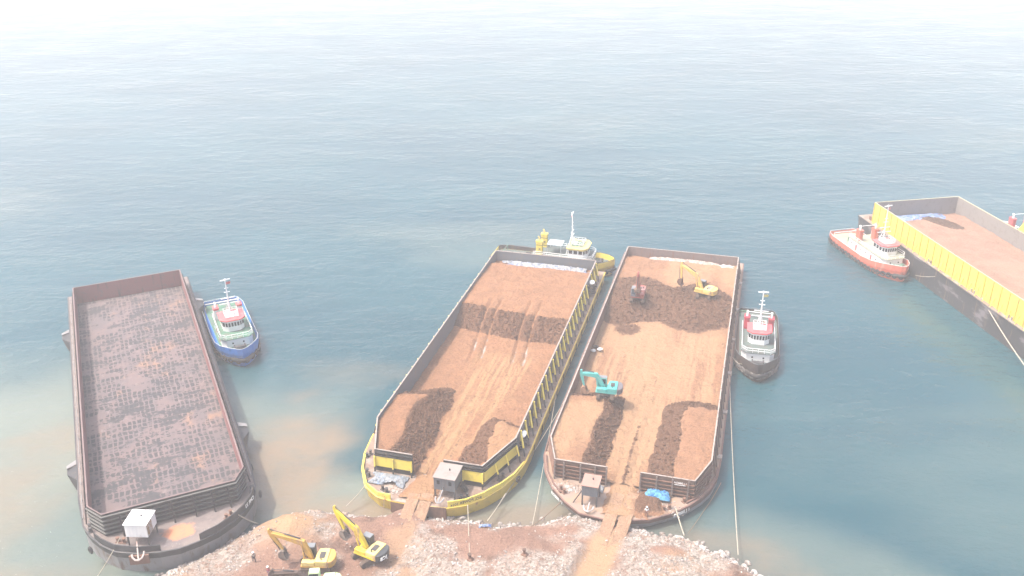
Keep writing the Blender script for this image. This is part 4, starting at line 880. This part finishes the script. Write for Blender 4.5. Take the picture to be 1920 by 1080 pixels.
# ---------------------------------------------------------------- excavators
def excavator(loc, deg, track_deg, label, cbody, P=None):
    P = P or {}; e_ = empty('excavator', loc, R(deg), label, 'excavator')
    ta = -R(track_deg-deg); ca, sa = math.cos(ta), math.sin(ta)
    for s in (-1, 1):
        q = MB(); Lh, h_ = 2.1, .42; prof = []
        for k in range(9): a = -math.pi/2+math.pi*k/8; prof.append((Lh-h_+h_*math.cos(a), h_+h_*math.sin(a)))
        for k in range(9): a = math.pi/2+math.pi*k/8; prof.append((-Lh+h_+h_*math.cos(a), h_+h_*math.sin(a)))
        q.side(prof, s*1.12-.28, s*1.12+.28)
        for k in range(18): x_ = -1.7+k*.2; q.box(x_, x_+.08, s*1.12-.31, s*1.12+.31, .8, .9)
        q.v = [(x_*ca-y_*sa, x_*sa+y_*ca, z_) for x_, y_, z_ in q.v]; q.build('track', track_m, e_)
    q = MB(); q.box(-1.0, 1.0, -.9, .9, .35, .8); q.v = [(x_*ca-y_*sa, x_*sa+y_*ca, z_) for x_, y_, z_ in q.v]; q.cyl((0, 0, .78), .6, .28, 14); q.build('undercarriage', dark_steel, e_)
    cw = P.get('cw', cbody); hood = P.get('hood', cbody)
    MB().prism([(1.6, -1.3), (1.6, 1.3), (-1.9, 1.35), (-1.9, -1.35)], 1.05, 1.25).build('turntable_deck', cbody, e_)
    MB().prism([(-.3, -1.3), (-.3, .25), (-.55, 1.3), (-1.95, 1.32), (-1.95, -1.32)], 1.26, 2.1).build('engine_hood', hood, e_, bevel=.12)
    q = MB(); q.box(-1.5, -.8, -.6, .5, 2.09, 2.18); q.build('hood_grille', P.get('grille', dark_steel), e_)
    q = MB(); q.cyl((-1.1, -.9, 2.05), .09, .45, 8); q.build('exhaust_pipe', dark_steel, e_)
    MB().prism([(-1.97, -1.38), (-1.97, 1.38), (-2.5, 1.15), (-2.78, .6), (-2.85, 0), (-2.78, -.6), (-2.5, -1.15)], 1.0, 2.0).build('counterweight', cw, e_, bevel=.08)
    q = MB(); q.box(-.25, 1.45, -1.3, -.62, 1.26, 1.85); q.build('tool_box', P.get('box', cbody), e_, bevel=.05)
    cb = MB().side([(-.05, 1.26), (1.6, 1.26), (1.68, 1.9), (1.3, 2.88), (-.05, 2.92)], .38, 1.3).build('cab', P.get('cab', P_('dark_cab', (.05, .055, .06), (.04, .04, .045), .4)), e_, bevel=.05)
    q = MB(); q.side([(.1, 1.9), (1.55, 1.9), (1.22, 2.75), (.1, 2.78)], 1.29, 1.325); q.side([(.1, 1.9), (1.55, 1.9), (1.22, 2.75), (.1, 2.78)], .355, .39); q.build('window', glass, cb)
    q = MB(); q.add([(1.715, .48, 1.85), (1.715, 1.2, 1.85), (1.345, 1.2, 2.82), (1.345, .48, 2.82), (1.66, .48, 1.85), (1.66, 1.2, 1.85), (1.3, 1.2, 2.82), (1.3, .48, 2.82)], [(0, 1, 2, 3), (4, 5, 6, 7), (0, 1, 5, 4), (2, 3, 7, 6), (0, 3, 7, 4), (1, 2, 6, 5)]); q.build('windscreen', glass, cb)
    MB().box(.0, 1.25, .42, 1.26, 2.93, 2.98).build('cab_roof', P.get('croof', P_('grey_roof', (.3, .32, .34), None, .5)), cb)
    a1, a2, a3, a4 = [R(v) for v in P.get('pose', (66, 30, -112, -60))]
    l1, l2, l3 = P.get('len', (2.9, 3.1, 2.9)); F_ = Vector((.35, 1.55))
    dv = lambda a: Vector((math.cos(a), math.sin(a))); pn = lambda a: Vector((-math.sin(a), math.cos(a)))
    b1 = F_+dv(a1)*l1; b2 = b1+dv(a2)*l2; s1_ = b2+dv(a3)*l3; s0_ = b2-dv(a3)*.75
    am = (a1+a2)/2
    poly = [F_-pn(a1)*.22, F_+dv(a1)*1.2-pn(a1)*.34, b1-pn(am)*.45, b1+dv(a2)*1.4-pn(a2)*.32, b2-pn(a2)*.18, b2+pn(a2)*.2, b1+dv(a2)*1.2+pn(a2)*.34, b1+pn(am)*.42, F_+dv(a1)*1.2+pn(a1)*.36, F_+pn(a1)*.24]
    MB().side([tuple(p) for p in poly], -.3, .22).build('boom', P.get('boom', cbody), e_, bevel=.03)
    pl = [s0_-pn(a3)*.14, b2-dv(a3)*.1-pn(a3)*.2+pn(a3)*0, s1_-pn(a3)*.13, s1_+pn(a3)*.13, b2+dv(a3)*.3+pn(a3)*.36, b2-dv(a3)*.3+pn(a3)*.32, s0_+pn(a3)*.12]
    MB().side([tuple(p) for p in pl], -.2, .14).build('stick', P.get('boom', cbody), e_, bevel=.03)
    bk = s1_; u_, n_ = dv(a4), pn(a4)
    bp = [bk+n_*.18, bk+u_*.5+n_*.42, bk+u_*1.15+n_*.15, bk+u_*1.35-n_*.45, bk+u_*1.2-n_*.95, bk+u_*.98-n_*.9, bk+u_*1.05-n_*.45, bk+u_*.85-n_*.05, bk+u_*.35+n_*.12, bk-n_*.2]
    q = MB(); q.side([tuple(p) for p in bp], -.6, .55)
    for y_ in (-.6, .5): q.side([tuple(p) for p in (bk+n_*.1, bk+u_*1.1+n_*.1, bk+u_*1.3-n_*.45, bk+u_*1.1-n_*.9, bk-n_*.15)], y_, y_+.05)
    for k in range(5): yy = -.55+k*.25; a_ = bk+u_*1.1-n_*.9; c_ = bk+u_*1.0-n_*1.15; q.beam((a_.x, yy, a_.y), (c_.x, yy, c_.y), .09)
    q.build('bucket', P.get('bucket', rust), e_)
    for yy in (-.42, .34):
        a_ = Vector((1.2, 1.2)); c_ = b1-pn(am)*.1; q = MB(); m_ = a_*.45+c_*.55; q.tube([(a_.x, yy, a_.y), (m_.x, yy, m_.y)], .1, 7); q.tube([(m_.x, yy, m_.y), (c_.x, yy, c_.y)], .055, 6); q.build('boom_cylinder', P.get('cyl', cbody), e_)
    a_ = b1+dv(a2)*.4+pn(a2)*.5; q = MB(); q.tube([(a_.x, -.03, a_.y), ((a_.x+s0_.x)/2, -.03, (a_.y+s0_.y)/2)], .09, 7); q.tube([((a_.x+s0_.x)/2, -.03, (a_.y+s0_.y)/2), (s0_.x, -.03, s0_.y)], .05, 6); q.build('stick_cylinder', P.get('cyl2', dark_steel), e_)
    a_ = b2+dv(a3)*.35+pn(a3)*.42; c_ = s1_-dv(a3)*.1+pn(a3)*.4; q = MB(); q.tube([(a_.x, -.03, a_.y), (c_.x, -.03, c_.y)], .075, 6); q.tube([(c_.x, -.03, c_.y), ((bk+u_*.5+n_*.35).x, -.03, (bk+u_*.5+n_*.35).y)], .06, 6); q.build('bucket_cylinder', dark_steel, e_)
    if P.get('txt'): text(P['txt'], .72, e_, (-2.84, -.66, 1.5), ((.28, -.96, 0), (0, 0, 1), (-.96, -.28, 0)), white, ext=.03)
    for o_ in e_.children_recursive:                       # cab on the right-hand side
        for v_ in o_.data.vertices: v_.co.y *= -1
        o_.data.flip_normals()
    return e_
ex = excavator((-19.3, 95.7, 2.15), 152, 40, 'bright yellow excavator with dark counterweight, right one on the shore', jcb_y, dict(cw=P_('charcoal_counterweight', (.06, .065, .07), None, .5), txt='JCB', hood=pale_y, pose=(60, 31, -112, -75), len=(3.0, 3.6, 2.9), bucket=P_('muddy_bucket', (.3, .24, .2), (.4, .25, .18), .8), box=jcb_y))
ex2 = excavator((-26.2, 93.9, 2.15), 178, 4, 'ochre yellow excavator left of the bright yellow one on the shore', cat_y, dict(hood=pale_y, cw=cat_y, pose=(70, 20, -115, -70), len=(2.8, 4.2, 2.9), box=pale_y, bucket=P_('muddy_bucket', (.3, .24, .2), (.4, .25, .18), .8)))
q = MB(); q.box(-1.9, -1.2, -1.37, -1.35, 1.35, 1.85); q.build('emblem_plate', white, ex2)
ex3 = excavator((-24.7, 89.3, 2.1), 184, 0, 'pale green excavator cut off by the bottom edge of the photo', lime, dict(pose=(38, 4, -80, -60), boom=P_('brown_black_boom', (.12, .07, .05), (.09, .06, .05), .6), cab=lime, croof=lime))
def on_barge(root, x_, y_, z_): v = root.location; a = root.rotation_euler.z; return (v.x+x_*math.cos(a)-y_*math.sin(a), v.y+x_*math.sin(a)+y_*math.cos(a), z_)
dC = -15.53
exY = excavator(on_barge(Cc, 6.3, -20.2, 4.6), dC+163, dC-88, 'pale yellow excavator on the stern ore of the rust red barge', kom_y, dict(pose=(62, 24, -92, -60), len=(3.0, 3.6, 2.9), grille=P_('grey_vent', (.25, .28, .3), None, .5), hood=pale_y))
exR = excavator(on_barge(Cc, -6.4, -25.0, 4.45), dC-90, dC-90, 'red excavator facing the shore on the dark band of ore', mach_red, dict(pose=(80, 60, -82, -120), len=(3.0, 2.2, 3.0), cab=P_('grey_cab', (.25, .27, .32), None, .5), bucket=P_('muddy_bucket2', (.34, .2, .14), None, .9), hood=P_('faded_pink_hood', (.5, .26, .24), None, .6)))
exT = excavator(on_barge(Cc, -6.3, -62.9, 4.75), dC+184, dC-85, 'teal excavator on the left ore heap of the rust red barge', teal, dict(pose=(58, 2, -100, -80), len=(2.5, 2.4, 2.3), cab=teal, cw=P_('grey_violet_counterweight', (.2, .18, .2), None, .6), bucket=P_('sandy_bucket', (.5, .28, .17), None, .9)))

# ---------------------------------------------------------------- ramps, anchors, posts, ropes
def plank(p0, p1, w_, th, m, label):
    o_ = MB(); a = Vector(p0); b_ = Vector(p1); k = 10
    X = []; d = (b_-a); s_ = Vector((d.y, -d.x, 0)).normalized()*w_/2
    for i in range(k+1):
        c = a+d*(i/k)
        for sgn in (-1, 1):
            for z in (-th, 0): X.append(tuple(c+s_*sgn+Vector((0, 0, z))))
    fs = []
    for i in range(k):
        o = i*4; fs += [(o, o+4, o+5, o+1), (o+2, o+3, o+7, o+6), (o+1, o+5, o+7, o+3), (o, o+2, o+6, o+4)]
    fs += [(0, 1, 3, 2), (4*k, 4*k+2, 4*k+3, 4*k+1)]; o_.add(X, fs)
    r_ = o_.build('ramp_plank', m, None); return tag(r_, label, 'ramp', 'ramp planks from the barges to the shore')
ramp_m = soil_mat('soil_caked_ramp', (.58, .36, .23), (.62, .4, .25), (.4, .22, .15))
plank(U(778, 925, 2.65), U(754, 986, 1.75), 1.75, .25, ramp_m, 'soil covered ramp plank from the yellow barge, left of its pair')
plank(U(803, 925, 2.65), U(781, 984, 1.75), 1.75, .25, ramp_m, 'soil covered ramp plank from the yellow barge, right of its pair')
plank(U(1161, 925, 2.5), U(1121, 1034, 2.0), 1.75, .3, ramp_m, 'soil covered ramp plank from the rust red barge, left of its pair')
plank(U(1189, 925, 2.5), U(1152, 1032, 2.0), 1.75, .3, ramp_m, 'soil covered ramp plank from the rust red barge, right of its pair')
def anchor(root, x_, y_, z_, L_, ang, m, label, fl=.75):
    e_ = local_obj(root, 'anchor', label, 'anchor'); d = Vector((math.sin(ang)*.3, -1, -.9)).normalized() if z_ > 4.5 else Vector((math.sin(ang)*.3, -1, -.25)).normalized()
    a = Vector((x_, y_, z_)); b_ = a+d*L_; s = Vector((1, 0, 0)); up_ = Vector((0, 0, 1))
    MB().tube([a, b_], .11, 6).build('shank', m, e_)
    MB().tube([b_-s*fl*1.1-d*.9, b_-s*fl*1.0-d*.45, b_-s*fl*.6-d*.05, b_+d*.1, b_+s*fl*.6-d*.05, b_+s*fl*1.0-d*.45, b_+s*fl*1.1-d*.9], .13, 6).build('flukes', m, e_)
    MB().torus(a-d*.2, (1, 0, 0), .22, .06).build('shackle', dark_steel, e_)
anchor(A, -5.0, -83.2, 5.2, 2.4, -.4, P_('rust_white_anchor', (.75, .62, .56), (.5, .3, .24), .6), 'pale anchor hung from the white winch house over the bow', .7)
anchor(Bb, 3.7, -81.3, 3.9, 2.3, 0, P_('grey_anchor', (.42, .4, .4), (.35, .25, .2), .6), 'grey anchor before the grey winch house', .55)
anchor(Cc, -3.9, -88.9, 2.9, 1.6, 0, P_('white_anchor', (.66, .6, .58), (.45, .35, .3), .6), 'whitish anchor under the rusty winch house', .65)
def rope(pts, sag, m, label, r_=.06, n=14, group=None, loose=0):
    P_s = []
    for i in range(len(pts)-1):
        a, b_ = Vector(pts[i]), Vector(pts[i+1])
        for k in range(n): f_ = k/n; p = a.lerp(b_, f_); p.z -= sag[i]*4*f_*(1-f_); P_s.append(p)
    P_s.append(Vector(pts[-1])); o_ = MB().tube(P_s, r_, 5).build('mooring_rope', m, None, smooth=True); return tag(o_, label, 'rope', 'mooring ropes')
Z3 = lambda px, py, z: tuple(U(px, py, z))
rope([Z3(436, 958, 4.9), Z3(484, 982, 1.4)], [.25], rope_m, 'thick rope from the empty barge right bollard to the rubble', .1)
rope([Z3(225, 1008, 4.8), (-56.5, 88, .8)], [.8], rope_m, 'rope from the empty barge bow running off the bottom left')
rope([Z3(686, 908, 3), Z3(648, 950, 1.2)], [.2], rope_m, 'rope from the left bow of the yellow barge to the shore')
rope([Z3(722, 920, 3.0), Z3(717, 968, 1.4)], [.1], rope_b, 'brown rope hanging from the yellow barge beside its ramp', .045)
rope([Z3(877, 947, 3.3), Z3(881, 1052, 2.6)], [.3], rope_m, 'rope from the lettered bow of the yellow barge to the left post')
rope([Z3(948, 925, 2.6), Z3(914, 976, 1.2)], [.2], rope_m, 'short slanting rope under the right bow of the yellow barge')
rope([Z3(1064, 742, 2.2), Z3(914, 977, 1.3)], [.6], rope_m, 'long slanting rope crossing the gap between the two ore barges')
rope([Z3(1050, 694, 2.3), Z3(1003, 960, .9), Z3(984, 1046, 2.6)], [.6, .2], rope_m, 'long rope from the yellow barge side to the right post')
rope([Z3(1054, 938, 2.2), Z3(1006, 980, 1.5), Z3(884, 1054, 2.5)], [.2, .1], rope_b, 'brown rope from the rust red bow lying over the gravel to the left post', .075)
rope([Z3(1267, 953, 2.4), Z3(1283, 1004, 1.3)], [.15], rope_m, 'short thick rope from the rust red bow to the boulders', .09)
rope([Z3(1368, 706, 2.1), Z3(1384, 1040, 1.6)], [1.0], rope_m, 'long rope down the right side of the rust red barge', .07)
rope([Z3(1838, 553, 5.5), (92.5, 130, 1.5)], [1.2], rope_m, 'thick white rope from the black barge running off the right edge', .12)
rope([Z3(1716, 516, 3.2), Z3(1792, 508, 5.5)], [.8], rope_m, 'slack rope between the orange tugboat and the black barge')
rope([Z3(1374, 670, 2.2), Z3(1390, 682, 2.0), Z3(1402, 683, 2.6)], [.4, .2], rope_m, 'slack rope between the dark tugboat and the rust red barge')
rope([Z3(1352, 905, 1.6), Z3(1318, 960, .15), Z3(1290, 1000, 1.0)], [.3, .1], rope_b, 'thin brown rope looping in water under the rust red bow', .045)
for px, py, lab in ((881, 1057, 'rusty mooring post with two ropes, left one on the gravel'), (983, 1049, 'dark mooring post with one rope, right one on the gravel')):
    p = U(px, py, 2.0); z = land_z(p.x, p.y); e_ = empty('mooring_post', (p.x, p.y, z), 0, lab, 'mooring post', 'mooring posts')
    MB().cyl((0, 0, -.4), .2, 1.25, 10).build('post', rust, e_); MB().cyl((0, 0, .85), .28, .12, 10).build('post_cap', rust_dark, e_)
    v, f = bshp[3], bshf; MB().add(v*np.array([.55, .5, .35])+np.array([0, 0, 0]), f).build('footing', rust, e_)
p = U(910, 996, 1.6); tarp('tarpaulin', empty_ := bpy.data.objects.new('tmp', None), p.x-.9, p.x+.9, p.y-.35, p.y+.35, land_z(p.x, p.y)+.25, .35, tarp_dblue, 'scrap of dark blue sheet among the shore boulders', 71, step=.08); bpy.data.objects.remove(empty_)

# ---------------------------------------------------------------- people
def person(loc, deg, label, shirt, trousers, hat, stride=.22, arm=(.25, .1)):
    e_ = empty('person', loc, R(deg), label, 'person')
    def skin_mesh(name, verts, edges, rad, m, root=0):
        me = bpy.data.meshes.new(name); me.from_pydata(verts, edges, []); me.materials.append(m); o_ = bpy.data.objects.new(name, me); col.objects.link(o_); o_.parent = e_
        s = o_.modifiers.new('skin', 'SKIN'); s.use_smooth_shade = True
        for i, r_ in enumerate(rad): me.skin_vertices[0].data[i].radius = (r_, r_) if not isinstance(r_, tuple) else r_
        me.skin_vertices[0].data[root].use_root = True; u_ = o_.modifiers.new('sub', 'SUBSURF'); u_.levels = 1; u_.render_levels = 1; return o_
    s = stride; ax, ay = arm
    J = [(0, 0, .95), (0, 0, 1.2), (0, 0, 1.42), (.01, 0, 1.52), (.03, 0, 1.62), (.03, 0, 1.74),
         (0, .1, .9), (s*.6, .11, .5), (s*.5, .11, .08), (s*.5+.17, .12, .04), (0, -.1, .9), (-s*.3, -.11, .5), (-s*1.1, -.11, .1), (-s*1.1+.16, -.12, .04),
         (0, .2, 1.4), (.02, .27, 1.12), (ax, .25, .9), (ax+.08, .24, .83), (0, -.2, 1.4), (0, -.27, 1.12), (ay, -.28, .88), (ay+.05, -.28, .8)]
    E = [(0, 1), (1, 2), (2, 3), (3, 4), (4, 5), (0, 6), (6, 7), (7, 8), (8, 9), (0, 10), (10, 11), (11, 12), (12, 13), (2, 14), (14, 15), (15, 16), (16, 17), (2, 18), (18, 19), (19, 20), (20, 21)]
    rad = [.13, .12, .13, .055, .09, .08, .09, .062, .045, .04, .09, .062, .045, .04, .06, .045, .035, .035, .06, .045, .035, .035]
    skin_mesh('body', J, E, rad, skin)
    up = lambda ids: [J[i] for i in ids]
    skin_mesh('shirt', up([0, 1, 2, 14, 15, 18, 19]), [(0, 1), (1, 2), (2, 3), (3, 4), (2, 5), (5, 6)], [.155, .145, .155, .085, .065, .085, .065], shirt)
    skin_mesh('trousers', up([0, 6, 7, 8, 10, 11, 12]), [(0, 1), (1, 2), (2, 3), (0, 4), (4, 5), (5, 6)], [.15, .11, .085, .065, .11, .085, .065], trousers)
    v, f = ico(2); v = v.copy(); v[:, 2] = np.maximum(v[:, 2], -.05); MB().add(v*np.array([.15, .13, .13])+np.array([.03, 0, 1.74]), f).build('helmet', hat, e_, smooth=True)
    q = MB(); q.cyl((.05, 0, 1.72), .17, .02, 12); q.build('helmet_brim', hat, e_)
    return e_
dk = P_('dark_trousers', (.06, .05, .06), None, .9); pu = P_('purple_trousers', (.16, .05, .12), None, .9)
p = U(477, 1054, 2.2); person((p.x, p.y, land_z(p.x, p.y)), -60, 'person in pale shirt and dark trousers walking below the empty barge', P_('pale_shirt', (.6, .55, .48), None, .8), dk, white)
p = U(505, 1083, 2.1); person((p.x, p.y, land_z(p.x, p.y)), -120, 'person in pinkish red shirt with white helmet at the bottom edge', P_('pink_red_shirt', (.5, .12, .16), None, .8), pu, white, .3)
x_, y_, _ = on_barge(Cc, 4.3, -89.0, 0); person((x_, y_, 2.1), -90, 'person in white top standing on the rust red bow', white, P_('brown_trousers', (.3, .13, .09), None, .9), white, .1)

# ---------------------------------------------------------------- haze
hz = MB().box(-3040, 3040, -1240, 3040, -2.6, 92).build('haze', bpy.data.materials.new('haze_air')); tag(hz, kind='stuff')
hm = hz.data.materials[0]; t, b, n, l = nodes(hm); t.nodes.remove(b); pv = N(t, 'ShaderNodeVolumePrincipled'); pv.inputs['Color'].default_value = (1, .972, .95, 1)
pv.inputs['Density'].default_value = HAZE_DENSITY; pv.inputs['Anisotropy'].default_value = 0.0
l.new(pv.outputs[0], t.nodes['Material Output'].inputs['Volume'])
